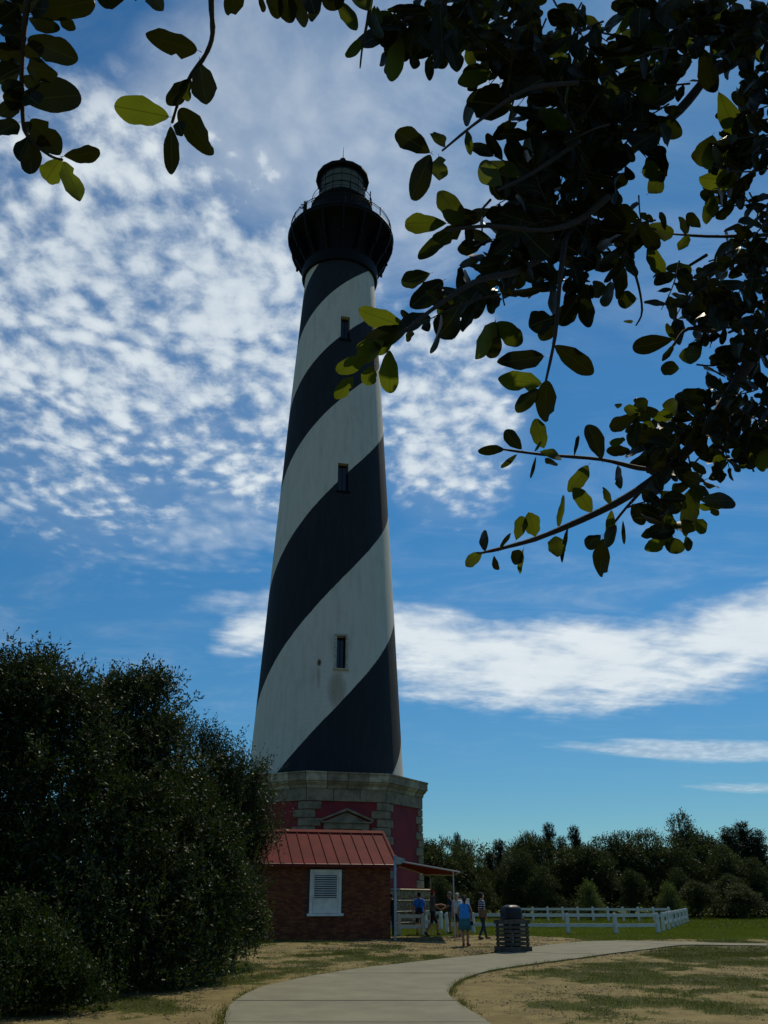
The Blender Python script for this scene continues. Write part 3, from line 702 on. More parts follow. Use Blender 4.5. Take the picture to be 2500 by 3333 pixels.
dr = MB().box(-.07, -.013, .55, 1.75, .0, 2.25).build('door', M['white'], BT); MB().box(-.09, -.072, .5, .64, .0, 2.4).box(-.09, -.072, 1.66, 1.8, .0, 2.4).box(-.09, -.073, .64, 1.66, 2.26, 2.4).build('door_frame', M['white'], dr)
# ================================================================== sign pole and canopy by the booth
pp = ground(1287, 3063); pz_ = at_y(1287, 2783, pp.y).z
SP = thing('signpost', pp, 'thin grey steel post with a small blade sign beside the brick booth', 'signpost')
MB().tube([(0, 0, 0), (0, 0, pz_-pp.z-.03), (0, 0, pz_-pp.z)], [.052, .052, .03], 12).build('post', M['steel'], SP, smooth=40)
m_ = MB(); o_ = Matrix.Translation((.06, 0, pz_-pp.z-.35)) @ Matrix.Rotation(R(90), 4, 'X')
m_.prism([(0, 0), (.17, .01), (.34, .12), (.35, .17), (.31, .22), (0, .30)], -.012, .012, o_); m_.build('blade', M['steel'], SP)
p1, p2 = ground(1482, 3063), ground(1405, 3046)
CN = thing('red_canopy', (p1.x, p1.y, p1.z), 'red fabric canopy on slim pale poles over the queue beside the brick booth', 'canopy')
nl, nr = at_y(1300, 2799, 38.6), at_y(1497, 2834, p1.y-.1); frr, ml = at_y(1476, 2845, p2.y+.6), at_y(1384, 2842, p2.y+.2); fl = at_y(1288, 2812, 40.6)
o0 = Vector((p1.x, p1.y, p1.z)); m_ = MB(); U = 8
def gridp(a, b_, c, d, sag):
    n0 = len(m_.v)
    for i in range(U+1):
        for j in range(U+1):
            s_, t_ = i/U, j/U; q_ = (a*(1-s_)+b_*s_)*(1-t_)+(d*(1-s_)+c*s_)*t_-o0; q_.z -= sag*math.sin(math.pi*s_)*math.sin(math.pi*t_); m_.v.append(tuple(q_))
    for i in range(U):
        for j in range(U): a_ = n0+i*(U+1)+j; m_.face(a_, a_+1, a_+U+2, a_+U+1)
gridp(nl, nr, frr, ml, .06); gridp(nl, nl+Vector((0, .02, 0)), ml, fl, .0)
cf = m_.build('canopy_sheet', M['canopy'], CN); so_ = cf.modifiers.new('s', 'SOLIDIFY'); so_.thickness = .012
for a, b_ in ((fl, ml), (ml, frr), (nr, frr), (nl, nr)):
    MB().tube([a-o0-Vector((0, 0, .05)), b_-o0-Vector((0, 0, .05))], .035, 6).build('rail', M['pole_light'], CN)
for pb, topz in ((p1, nr.z-.04), (p2, ml.z-.10)):
    MB().tube([(pb.x-o0.x, pb.y-o0.y, pb.z-o0.z-.02), (pb.x-o0.x, pb.y-o0.y, topz-o0.z)], .024, 8).build('pole', M['pole_light'], CN)
MB().tube([(p2.x-o0.x, p2.y-o0.y, ml.z-o0.z-.12), (ml.x-o0.x-.2, ml.y-o0.y, ml.z-o0.z-.06)], .03, 6).build('brace', M['pole_light'], CN)
# ================================================================== fences
def fence(pts, label, h_=.86, rails=(.78, .36), group='white rail fences round the lighthouse lawn', pw_=.15, rh=.14):
    o = pts[0]; T = thing('rail_fence', o, label, 'fence', group)
    pm = MB().box(-pw_/2, pw_/2, -pw_/2, pw_/2, -.05, h_-.05)
    n0 = len(pm.v); w = pw_/2
    pm.v += [(-w, -w, h_-.05), (w, -w, h_-.05), (w, w, h_-.05), (-w, w, h_-.05), (-w*.5, -w*.5, h_+.02), (w*.5, -w*.5, h_+.02), (w*.5, w*.5, h_+.02), (-w*.5, w*.5, h_+.02)]
    for q_ in ((0, 1, 5, 4), (1, 2, 6, 5), (2, 3, 7, 6), (3, 0, 4, 7), (4, 5, 6, 7)): pm.face(*[n0+i for i in q_])
    pme = pm.mesh('post', M['fence_white'])
    for i, p_ in enumerate(pts):
        j = min(i, len(pts)-2); d = pts[j+1]-pts[j]; link('post', pme, T, p_-o, (0, 0, math.atan2(d.y, d.x)))
    for a, b_ in zip(pts[:-1], pts[1:]):
        d = b_-a; L = d.length; ang = math.atan2(d.y, d.x); sl_ = math.atan2(d.z, math.hypot(d.x, d.y))
        for rz2 in rails:
            m_ = MB().box(pw_/2-.02, L-pw_/2+.02, -.022, .022, -rh/2, rh/2).mesh('rail', M['fence_white'])
            link('rail', m_, T, a-o+Vector((0, 0, rz2+random.uniform(-.01, .01))), (random.uniform(-.01, .01), -sl_, ang))
    return T
G = ground
near = [G(1455, 3036), G(1541, 3037), G(1696, 3039), G(1851, 3040), G(2006, 3040), G(2144, 3038)]
fence(near, 'white two rail fence running behind the slatted litter bin, nearest the path')
a, b_ = G(2144, 3038), G(2239, 3004); side = [a.lerp(b_, k/7) for k in range(8)]
for s_ in side: s_.z = float(terrain(s_.x, s_.y))
fence(side[1:], 'white fence side that recedes towards the trees at the lawn corner')
fa, fb = G(2232, 3001), G(1640, 2999)
far = [fa.lerp(fb, k/12) for k in range(1, 13)]
fence(far, 'farthest white fence, seen thin in front of the dark wood', .9, (.76, .38))
fence([G(1378, 3046), G(1300, 3047), G(1225, 3047)], 'short white fence between the grey signpost and the queue, in the shade')
fence([G(1436, 3026), G(1386, 3024), G(1328, 3020), G(1268, 3018), G(1210, 3017)], 'white fence close to the granite steps of the lighthouse, behind the man in blue')
# white notice behind the woman's head
np_ = G(1516, 3030); NB = thing('notice_board', np_, 'plain white notice board standing behind the woman in the blue top', 'notice board')
z0_, z1_ = at_y(1516, 2944, np_.y).z-np_.z, at_y(1516, 2924, np_.y).z-np_.z
hw_ = 15/F*(np_.y*math.cos(PITCH))
MB().box(-hw_, hw_, -.02, .02, z0_, z1_).build('board', M['white'], NB); MB().box(-.03, .03, .022, .07, 0, z1_-.02).build('post', M['fence_white'], NB)
# ================================================================== litter bin
bp_ = G(1676, 3101); LB = thing('litter_bin', bp_+Vector((0, .35, .02)), 'litter bin with domed black lid in a slatted grey wooden box beside the path', 'litter bin', rz=R(31))
BS = .41
for k in range(4):
    Mx = Matrix.Rotation(R(90*k), 4, 'Z')
    MB().box(-BS-.07, BS+.045, -BS-.07, -BS-.035, -.02, .16, Mx).build('base_board', M['wood'], LB, bevel=.004)
    MB().box(-BS-.05, BS+.032, -BS-.055, -BS-.03, .88, 1.02, Mx).build('top_board', M['wood'], LB, bevel=.004)
    for j in range(5):
        z = .205+.132*j; MB().box(-BS+(.0 if k % 2 else -.02)-.005, BS+.0, -BS-.028+random.uniform(-.004, .004), -BS, z, z+.088, Mx).build('slat', M['wood'], LB, bevel=.003)
    MB().box(-BS+.002, -BS+.07, -BS+.002, -BS+.07, 0, .95, Mx).build('corner_post', M['wood'], LB)
MB().lathe([(.0, .03), (.28, .03), (.31, .95), (.30, .96), (.0, .5)], 20).build('inner_bin', M['lid'], LB, smooth=40)
for a_ in (.3, .43, .56, .74): MB().box(-.33, -.26, -BS+.03, -BS+.06, a_, a_+.05).build('liner_scrap', M['bag'], LB)
# lid: dome with an opening on its right side
m_ = MB(); prof = [(.40, 1.03), (.42, 1.06), (.385, 1.09), (.39, 1.25), (.375, 1.36), (.31, 1.44), (.18, 1.485), (.0, 1.49)]
seg = 36; n0 = 0; 
for r_, z in prof:
    for k in range(seg):
        a = 2*math.pi*k/seg; ca, sa = math.cos(a), math.sin(a); pw2 = .55
        x = r_*math.copysign(abs(ca)**pw2, ca); y = r_*math.copysign(abs(sa)**pw2, sa); q_ = max(abs(ca), abs(sa)); m_.v.append((x*.86*(1.08), y*.80, z))
for i in range(len(prof)-1):
    for k in range(seg):
        ang = 360*(k+.5)/seg
        if i in (2, 3) and (ang < 32 or ang > 328): continue
        k2 = (k+1) % seg; m_.face(i*seg+k, i*seg+k2, (i+1)*seg+k2, (i+1)*seg+k)
lid = m_.build('lid', M['lid'], LB, smooth=35); so_ = lid.modifiers.new('s', 'SOLIDIFY'); so_.thickness = .02
MB().box(.30, .50, -.21, .21, 1.07, 1.10).box(.46, .50, -.21, .21, 1.09, 1.13).build('chute_lip', M['lid'], lid, bevel=.01)
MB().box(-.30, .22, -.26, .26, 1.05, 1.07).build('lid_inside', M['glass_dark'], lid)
LB.scale = (.92, .92, .93)
# ================================================================== people
def person(loc, rz, height, label, pose, wear, extras=(), group=None, build=1.0):
    """pose: joint overrides; wear: dict of region -> material key.  Local frame: +Y is where the person faces"""
    J = dict(pel=(0, 0, .93), bel=(0, 0, 1.06), che=(0, .0, 1.28), nec=(0, .0, 1.47), hd0=(0, .012, 1.56), hd1=(0, .02, 1.66), hd2=(0, .01, 1.735),
             shL=(-.17, 0, 1.405), elL=(-.235, -.03, 1.12), wrL=(-.23, .05, .88), shR=(.17, 0, 1.405), elR=(.235, -.03, 1.12), wrR=(.23, .05, .88),
             hiL=(-.095, 0, .86), knL=(-.10, .02, .48), anL=(-.10, -.02, .09), toL=(-.11, .15, .03), hiR=(.095, 0, .86), knR=(.10, .02, .48), anR=(.10, -.02, .09), toR=(.11, .15, .03))
    J.update(pose)
    rad = dict(pel=(.150, .11), bel=(.145, .105), che=(.150, .11), nec=(.058, .058), hd0=(.066, .078), hd1=(.080, .098), hd2=(.055, .07),
               shL=.068, shR=.068, elL=.043, elR=.043, wrL=.029, wrR=.029, hiL=.095, hiR=.095, knL=.060, knR=.060, anL=.040, anR=.040, toL=.032, toR=.032)
    sh = wear.get('loose', {})
    E = [('pel', 'bel'), ('bel', 'che'), ('che', 'nec'), ('nec', 'hd0'), ('hd0', 'hd1'), ('hd1', 'hd2')]
    for s_ in 'LR': E += [('che', 'sh'+s_), ('sh'+s_, 'el'+s_), ('el'+s_, 'wr'+s_), ('pel', 'hi'+s_), ('hi'+s_, 'kn'+s_), ('kn'+s_, 'an'+s_), ('an'+s_, 'to'+s_)]
    names = list(J); me = bpy.data.meshes.new('skel'); me.from_pydata([J[n_] for n_ in names], [(names.index(a), names.index(b_)) for a, b_ in E], [])
    o = bpy.data.objects.new('skel', me); COL.objects.link(o); md = o.modifiers.new('skin', 'SKIN'); md.use_smooth_shade = True
    sv = me.skin_vertices[0].data
    for i, n_ in enumerate(names):
        r_ = rad[n_]; r_ = r_ if isinstance(r_, tuple) else (r_, r_); k = sh.get(n_, 1.0)*(build*1.10 if n_[:2] in ('pe', 'be', 'ch', 'hi') else 1.12)
        sv[i].radius = (r_[0]*k, r_[1]*k); sv[i].use_root = (n_ == 'pel')
    o.modifiers.new('sub', 'SUBSURF').levels = 2
    dg = bpy.context.evaluated_depsgraph_get(); ev = o.evaluated_get(dg); bm = bmesh.new(); bm.from_mesh(ev.to_mesh()); ev.to_mesh_clear()
    bpy.data.objects.remove(o)
    mats_ = [M[wear['skin']], M[wear['top']], M[wear['bottom']], M[wear['shoe']], M[wear['hair']]]
    bones = [(Vector(J[a]), Vector(J[b_]), a+b_) for a, b_ in E]
    sl = wear.get('sleeve', .6); sl_top = wear.get('legs', .8)   # how far the sleeve and the trouser leg reach
    headc = Vector(J['hd1'])
    for f_ in bm.faces:
        c = f_.calc_center_median(); best = None
        for a, b_, n_ in bones:
            d = b_-a; t_ = max(0, min(1, (c-a).dot(d)/d.length_squared)); q_ = (c-a-d*t_).length-(.12 if n_ in ('pelbel', 'belche') else 0)
            if best is None or q_ < best[0]: best = (q_, n_, t_)
        n_, t_ = best[1], best[2]; mi = 0
        if n_ in ('belche',): mi = 1
        elif n_ == 'pelbel': mi = 1 if c.z > J['pel'][2]+.02 else 2
        elif n_ == 'chenec': mi = 1 if t_ < .72 else 0
        elif n_[:5] == 'chesh': mi = 1
        elif n_[:2] == 'sh': mi = 1 if t_ < sl else 0
        elif n_[:5] == 'pelhi': mi = 2
        elif n_[:2] == 'hi': mi = 2 if t_ < sl_top else 0
        elif n_[:2] == 'kn': mi = (2 if wear.get('long') else 0) if t_ < .86 else (2 if wear.get('long') else (3 if wear.get('boots') else 0))
        elif n_[:2] == 'an': mi = 3
        elif n_[:2] == 'hd':
            mi = 4 if (c.y < headc.y-.02 and c.z > headc.z-.09) or c.z > headc.z+.055 else 0
        f_.material_index = mi; f_.smooth = True
    body_v = MB()
    # hands: palm and five fingers each, nose and ears
    for s_, sg in (('L', -1), ('R', 1)):
        w_, e_ = Vector(J['wr'+s_]), Vector(J['el'+s_]); d = (w_-e_).normalized(); sd_ = d.cross(Vector((sg, .3, .1))).normalized(); pn = d.cross(sd_)
        body_v.tube([w_-d*.01, w_+d*.03, w_+d*.085], [.026, .036, .034], 8)
        for k, (off, ln) in enumerate(((-.028, .065), (-.010, .078), (.010, .074), (.027, .058))):
            b1 = w_+d*.08+sd_*off; body_v.tube([b1, b1+d*ln*.5+pn*.006*sg, b1+d*ln*.9+pn*.022*sg], [.0095, .0088, .007], 5)
        b1 = w_+d*.03-sd_*.032; body_v.tube([b1, b1+d*.03-sd_*.022, b1+d*.06-sd_*.026], [.012, .0105, .008], 5)
    hx, hy, hz2 = J['hd1']
    body_v.ball((hx, hy+.098, hz2-.035), .016, 6, 4, (.8, 1.2, 1.3))
    for sg in (-1, 1): body_v.ball((hx+sg*.083, hy-.0, hz2-.03), .02, 6, 4, (.5, .9, 1.5))
    body_v.box(hx-.022, hx+.022, hy+.080, hy+.092, hz2-.082, hz2-.074)
    tm = bpy.data.meshes.new('t'); tm.from_pydata(body_v.v, [], body_v.f)
    for p_ in tm.polygons: p_.material_index = 0
    bm.from_mesh(tm)
    me = bpy.data.meshes.new('body'); bm.to_mesh(me); bm.free()
    for q_ in mats_: me.materials.append(q_)
    T = thing('person', loc, label, 'person', group, rz); k = height/1.80; T.scale = (k, k, k)
    bo = bpy.data.objects.new('body', me); COL.objects.link(bo); bo.parent = T
    eyes = MB()
    for sg in (-1, 1): eyes.ball((hx+sg*.032, hy+.084, hz2-.005), .010, 6, 4)
    eyes.build('eyes', M['black_cloth'], T)
    for ex in extras: ex(T, J)
    return T
def shoes(key):
    def f_(T, J):
        for s_ in 'LR':
            a, b_ = Vector(J['an'+s_]), Vector(J['to'+s_]); d = (b_-a); m_ = MB()
            m_.tube([a+Vector((0, 0, -.0))-d*.25, a+Vector((0, 0, -.035)), a.lerp(b_, .5)+Vector((0, 0, -.01)), b_+d*.15], [.042, .056, .050, .034], 8); m_.build('shoe', M[key], T, smooth=50)
    return f_
def hair(key, kind):
    def f_(T, J):
        h = Vector(J['hd1']); m_ = MB()
        if kind == 'pony': m_.ball(h+Vector((0, -.03, .02)), .105, 12, 8, (.86, .95, 1.0)); m_.tube([h+Vector((0, -.11, .05)), h+Vector((0, -.17, .0)), h+Vector((0, -.14, -.12)), h+Vector((0, -.12, -.20))], [.025, .038, .032, .012], 8)
        elif kind == 'bun': m_.ball(h+Vector((0, -.035, .02)), .105, 12, 8, (.88, .95, 1.0)); m_.ball(h+Vector((0, -.12, .07)), .06, 8, 6)
        elif kind == 'short': m_.ball(h+Vector((0, -.022, .028)), .100, 12, 8, (.88, 1.0, .92))
        elif kind == 'cap':
            m_.ball(h+Vector((0, -.0, .035)), .108, 12, 8, (.88, 1.02, .86)); m_.box(-.075, .075, .07, .20, h.z+.035, h.z+.05)
        m_.build('cap' if kind == 'cap' else 'hair', M[key], T, smooth=50)
    return f_
def bag(c, sz, key, strap=None, name='shoulder_bag'):
    def f_(T, J):
        m_ = MB().box(c[0]-sz[0]/2, c[0]+sz[0]/2, c[1]-sz[1]/2, c[1]+sz[1]/2, c[2]-sz[2]/2, c[2]+sz[2]/2); bo = m_.build(name, M[key], T, bevel=.03)
        if strap: MB().tube(strap, .014, 5).build('strap', M['black_cloth'], bo)
    return f_
def skirt(key, z0, z1, r0, r1):
    def f_(T, J):
        m_ = MB(); seg = 20
        for z, r_ in ((z1, r1), ((z0+z1)/2, (r0+r1)/2), (z0, r0)):
            for k in range(seg): a = 2*math.pi*k/seg; w = 1+.05*math.sin(5*a); m_.v.append((r_*w*math.cos(a), r_*.68*w*math.sin(a), z))
        for i in range(2):
            for k in range(seg): m_.face(i*seg+k, i*seg+(k+1) % seg, (i+1)*seg+(k+1) % seg, (i+1)*seg+k)
        o = m_.build('shorts', M[key], T, smooth=60); q_ = o.modifiers.new('s', 'SOLIDIFY'); q_.thickness = .01
    return f_
def foot(X, Y, dz=0): p_ = G(X, Y); p_.z += dz; return p_
loose_top = dict(che=1.12, bel=1.18, shL=1.1, shR=1.1)
# man in a blue shirt, back to the camera
person(foot(1366, 3044), R(4), 1.80, 'man seen from behind in a blue shirt with a black satchel strap across his back', dict(elL=(-.27, .02, 1.13), elR=(.27, .02, 1.13), wrL=(-.27, .10, .90), wrR=(.27, .10, .90)),
       dict(skin='skin_tan', top='blue_shirt', bottom='black_cloth', shoe='shoe', hair='hair_dark', sleeve=.75, legs=.9, loose=dict(che=1.15, bel=1.22, pel=1.1, shL=1.25, shR=1.25)),
       (shoes('shoe'), hair('hair_dark', 'short'), bag((-.03, -.19, .98), (.26, .09, .26), 'black_cloth', [(.12, -.05, 1.47), (.07, -.165, 1.35), (-.03, -.19, 1.2), (-.12, -.19, 1.05)], 'satchel')), build=1.12)
# man with a red cap, walking right
person(foot(1410, 3047), R(-80), 1.88, 'man in a red cap, dark grey shirt and black shorts striding to the right', dict(knL=(-.10, .20, .50), anL=(-.10, .24, .09), toL=(-.11, .42, .03), knR=(.10, -.08, .48), anR=(.10, -.34, .14), toR=(.11, -.20, .03),
       elL=(-.24, .06, 1.15), wrL=(-.20, .32, 1.18), elR=(.25, .05, 1.13), wrR=(.22, .26, 1.03)), dict(skin='skin_tan', top='grey_shirt', bottom='black_cloth', shoe='shoe', hair='hair_dark', sleeve=.7, legs=1.0, loose=loose_top), (shoes('shoe'), hair('red_cap', 'cap')))
# man facing left
person(foot(1467, 3042), R(85), 1.80, 'man in a navy shirt facing left with his forearms raised, at the canopy pole', dict(elL=(-.24, .08, 1.14), wrL=(-.16, .32, 1.22), elR=(.24, .08, 1.14), wrR=(.16, .30, 1.06)),
       dict(skin='skin_tan', top='navy', bottom='khaki', shoe='shoe', hair='hair_grey', sleeve=.7, legs=.95, loose=loose_top), (shoes('shoe'), hair('hair_grey', 'short')))
person(foot(1491, 3050), R(150), 1.74, 'white haired man in a pale blue shirt and navy shorts beside the canopy pole', dict(elL=(-.25, .0, 1.12), elR=(.25, .0, 1.12)),
       dict(skin='skin', top='pale_blue', bottom='navy', shoe='shoe', hair='hair_white', sleeve=.7, legs=.75, loose=loose_top), (shoes('rose'), hair('hair_white', 'short')), build=1.05)
person(foot(1516, 3079), R(-3), 1.68, 'woman from behind in blue sleeveless top and teal shorts, hair tied back', dict(elL=(-.27, -.02, 1.14), elR=(.27, -.02, 1.14), wrL=(-.21, .18, 1.02), wrR=(.24, .14, .98), anL=(-.075, -.02, .09), anR=(.085, -.02, .09), toL=(-.08, .15, .03), toR=(.17, .13, .03)),
       dict(skin='skin_tan', top='tank', bottom='teal', shoe='rose', hair='hair_dark', sleeve=.08, legs=.85, loose=dict(che=1.18, bel=1.3, pel=1.25, hiL=1.2, hiR=1.2)), (shoes('rose'), hair('hair_dark', 'pony'), skirt('teal', .56, 1.0, .27, .19),
       bag((.27, -.02, .78), (.10, .14, .16), 'black_cloth', [(.10, -.05, 1.48), (.19, -.13, 1.3), (.26, -.1, 1.0), (.27, -.02, .86)], 'handbag')), build=1.12)
person(foot(1573, 3057), R(-70), 1.74, 'woman in navy and white striped top and dark jeans with a tan bag', dict(knL=(-.10, .10, .49), anL=(-.10, .20, .09), toL=(-.11, .36, .03), knR=(.10, -.02, .48), anR=(.10, -.22, .09), toR=(.11, -.06, .03)),
       dict(skin='skin', top='stripes', bottom='jeans', shoe='tan_leather', hair='hair_dark', sleeve=.7, legs=1.1, long=True, loose=dict(pel=1.0, hiL=.95, hiR=.95)), (shoes('tan_leather'), hair('hair_dark', 'bun'), bag((.30, -.10, .98), (.12, .30, .30), 'tan_leather', [(.13, 0, 1.47), (.27, -.08, 1.3), (.30, -.10, 1.12)])))
person(foot(1273, 3047), R(-20), 1.78, 'dark clothed person half hidden behind the right corner of the brick booth', {}, dict(skin='skin_tan', top='black_cloth', bottom='black_cloth', shoe='shoe', hair='hair_dark', sleeve=.8, legs=1.1, long=True), (shoes('shoe'),))
gp = Vector((CX+3.85*math.sin(R(-47)), CY-3.85*math.cos(R(-47)), 51.27))
person(gp, R(120), 1.78, 'visitor in dark clothes leaning at the high gallery railing of the lighthouse', dict(elL=(-.26, .1, 1.15), wrL=(-.2, .32, 1.1), elR=(.26, .1, 1.15), wrR=(.2, .32, 1.1)), dict(skin='skin_tan', top='black_cloth', bottom='black_cloth', shoe='shoe', hair='hair_dark', sleeve=.8, legs=1.1, long=True), (hair('hair_dark', 'short'),))
# ================================================================== vegetation
def fan(rng, n):
    v = rng.normal(size=(n, 3)); return v/np.linalg.norm(v, axis=1, keepdims=True)
def unit(v): return v/np.maximum(np.linalg.norm(v, axis=-1, keepdims=True), 1e-9)
def noise3(p_, s_, seed): return (fbm(p_[:, 0]*s_+p_[:, 2]*s_*.7, p_[:, 1]*s_-p_[:, 2]*s_*.9, 3, seed)+fbm(p_[:, 2]*s_, p_[:, 0]*s_+p_[:, 1]*s_*.5, 3, seed+5))*.5
def leaf_quads(base, axis, L, Wd, rng, flat=None):
    """one folded-free pointed quad for each leaf"""
    n = len(base); side = np.cross(axis, fan(rng, n) if flat is None else unit(fan(rng, n)*.6+flat)); side = unit(side)
    L = np.broadcast_to(L, (n,))[:, None]; Wd = np.broadcast_to(Wd, (n,))[:, None]
    v = np.stack([base, base+axis*L*.55+side*Wd*.5, base+axis*L, base+axis*L*.5-side*Wd*.5], 1).reshape(-1, 3)
    return v, np.arange(n*4).reshape(n, 4)
def crown(lobes, ntw, nlf, L, Wd, tl, seed, _unused=0, gap=.42, up=.35, shell=(.55, 1.08), view=None, lumpy=.34, clump=0, sig=.2):
    rng = np.random.default_rng(seed); lobes = np.array(lobes, float)
    w = (lobes[:, 3]*lobes[:, 4]+lobes[:, 4]*lobes[:, 5]+lobes[:, 3]*lobes[:, 5]); k = rng.choice(len(lobes), ntw, p=w/w.sum())
    d = fan(rng, ntw); d[:, 2] = np.where(d[:, 2] < -.5, -d[:, 2], d[:, 2])
    if view is not None: d = np.where(((d[:, 1] > .45) & (rng.random(ntw) < view))[:, None], d*np.array([1, -1, 1]), d)
    lump = 1+lumpy*(noise3(lobes[k, :3]+d*2.0, 1.3, seed)-.5)*2+lumpy*.7*(noise3(lobes[k, :3]+d*2.0, 3.1, seed+3)-.5)*2
    r_ = (shell[0]+(shell[1]-shell[0])*rng.random(ntw)**.55)*lump
    p_ = lobes[k, :3]+d*lobes[k, 3:6]*r_[:, None]
    if clump:       # sprays gathered in tufts with dark gaps between them
        c0 = p_[rng.choice(ntw, clump)]; ci = rng.integers(0, clump, ntw); tuft = rng.random(ntw) < .80
        q0 = c0[ci]+rng.normal(size=(ntw, 3))*sig*(.6+.8*rng.random(clump))[ci, None]; p_ = np.where(tuft[:, None], q0, p_-(p_-lobes[k, :3])*.22)
    keep = (noise3(p_, .9/max(tl, .2)*.35, seed+2) > gap-.1*rng.random(ntw)) & (p_[:, 2] > .03)
    p_, d = p_[keep], d[keep]; n = len(p_)
    tw = unit(d*.9+np.array([0, 0, up])+fan(rng, n)*.55)
    s_ = np.linspace(.08, 1, nlf); P_ = (p_[:, None]+tw[:, None]*(s_[None, :, None]*tl*(.6+.8*rng.random(n))[:, None, None])).reshape(-1, 3)
    ax = unit(np.repeat(tw, nlf, 0)*.75+fan(rng, n*nlf)*.8)
    sc = .65+.7*rng.random(n*nlf)
    v, q_ = leaf_quads(P_, ax, L*sc, Wd*sc, rng, np.repeat(tw, nlf, 0)*.2)
    patch = noise3(P_, .8, seed+7)
    mi = ((patch+rng.random(len(P_))*.25) > .62).astype(int)
    return v, q_, mi, p_, tw
def limbs(base, lobes, r0, seed, twigs=None, tl=.4, z0=0.):
    rnd = random.Random(seed); m_ = MB(); b_ = Vector(base)
    zc = min(l[2] for l in lobes); fork = b_+Vector((0, 0, max(.3, zc*.45)))
    m_.tube([b_-Vector((0, 0, .2)), b_+Vector((rnd.uniform(-.05, .05), 0, .3*fork.z)), fork], [r0*1.3, r0, r0*.85], 8)
    for l in lobes:
        c = Vector(l[:3]); mid = fork.lerp(c, .5)+Vector((rnd.uniform(-.3, .3), rnd.uniform(-.3, .3), .15*(c-fork).length)); rr = r0*rnd.uniform(.35, .6)
        m_.tube([fork, mid, c], [rr, rr*.7, rr*.4], 6)
        for _ in range(5):
            d = Vector((rnd.gauss(0, 1), rnd.gauss(0, 1), abs(rnd.gauss(0, 1)))).normalized(); e = c+Vector((d.x*l[3], d.y*l[4], d.z*l[5]))*.9
            m_.tube([c.lerp(mid, rnd.random()*.6), c.lerp(e, .5)+Vector((0, 0, .05)), e], [rr*.4, rr*.25, rr*.08], 4, False)
    return m_
def tree(name, loc, label, cat, lobes, ntw, nlf, L, Wd, tl, seed, mats_, group=None, r0=.14, twigs=False, **kw):
    T = thing(name, loc, label, cat, group)
    v, q_, mi, tp, td = crown(lobes, ntw, nlf, L, Wd, tl, seed, **kw)
    tag(npmesh('foliage', v, q_, mats_, mi, T), kind='stuff')
    cx_ = sum(l[0] for l in lobes)/len(lobes); cy_ = sum(l[1] for l in lobes)/len(lobes)
    limbs((cx_*.6, cy_*.6, 0), lobes, r0, seed).build('trunk', M['bark'], T)
    if twigs:
        rng = np.random.default_rng(seed); s_ = rng.choice(len(tp), min(len(tp), 2500), replace=False); e = tp[s_]-td[s_]*tl*.5; f_ = tp[s_]+td[s_]*tl*1.0
        o_ = np.cross(td[s_], [0, 0, 1.]); o_ = unit(o_)*.006
        vv = np.stack([e-o_, e+o_, f_], 1).reshape(-1, 3); tag(npmesh('twigs', vv, np.arange(len(vv)).reshape(-1, 3), M['bark'], None, T), kind='stuff')
    return T
def L3(X, Y, y, rx, ry, rz, o):
    """a lobe whose centre lies on the bearing of a picture point at depth y; radii in metres"""
    p_ = at_y(X, Y, y)-Vector(o); return (p_.x, p_.y, p_.z, rx, ry, rz)
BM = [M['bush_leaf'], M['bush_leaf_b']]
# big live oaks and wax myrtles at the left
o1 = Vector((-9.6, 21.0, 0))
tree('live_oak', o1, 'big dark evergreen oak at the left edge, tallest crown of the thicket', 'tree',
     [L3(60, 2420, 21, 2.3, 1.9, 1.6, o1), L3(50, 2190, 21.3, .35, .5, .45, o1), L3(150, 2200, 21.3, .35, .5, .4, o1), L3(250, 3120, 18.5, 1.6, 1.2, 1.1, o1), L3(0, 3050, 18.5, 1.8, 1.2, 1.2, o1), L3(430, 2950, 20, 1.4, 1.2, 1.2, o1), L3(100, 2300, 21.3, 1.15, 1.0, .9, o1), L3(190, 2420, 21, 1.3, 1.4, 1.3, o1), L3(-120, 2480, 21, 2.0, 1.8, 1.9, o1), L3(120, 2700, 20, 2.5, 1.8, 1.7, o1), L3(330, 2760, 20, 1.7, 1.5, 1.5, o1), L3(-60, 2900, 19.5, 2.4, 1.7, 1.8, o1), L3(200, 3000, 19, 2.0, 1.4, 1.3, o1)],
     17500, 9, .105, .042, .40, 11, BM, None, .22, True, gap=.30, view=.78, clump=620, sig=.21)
o2 = Vector((-5.6, 22.5, 0))
tree('wax_myrtle', o2, 'dark evergreen with a rounded second crown between the big left oak and the lighthouse', 'tree',
     [L3(450, 2350, 23, 1.05, 1.0, 1.05, o2), L3(500, 2490, 22.5, 1.05, 1.1, 1.1, o2), L3(400, 2560, 22.5, 1.3, 1.2, 1.2, o2), L3(570, 2670, 22.5, 1.15, 1.2, 1.1, o2), L3(500, 2800, 21.5, 1.7, 1.3, 1.4, o2), L3(640, 2860, 22, 1.2, 1.1, 1.2, o2), L3(480, 3020, 20.5, 1.7, 1.2, 1.0, o2), L3(600, 3000, 21.5, 1.5, 1.1, 1.0, o2), L3(390, 2270, 23, .4, .5, .35, o2), L3(500, 2260, 23, .4, .5, .35, o2), L3(430, 3110, 20, 1.3, 1.0, .8, o2)],
     15000, 9, .100, .040, .38, 12, BM, None, .17, True, gap=.30, view=.78, clump=520, sig=.20)
o3 = Vector((-4.6, 24.5, 0))
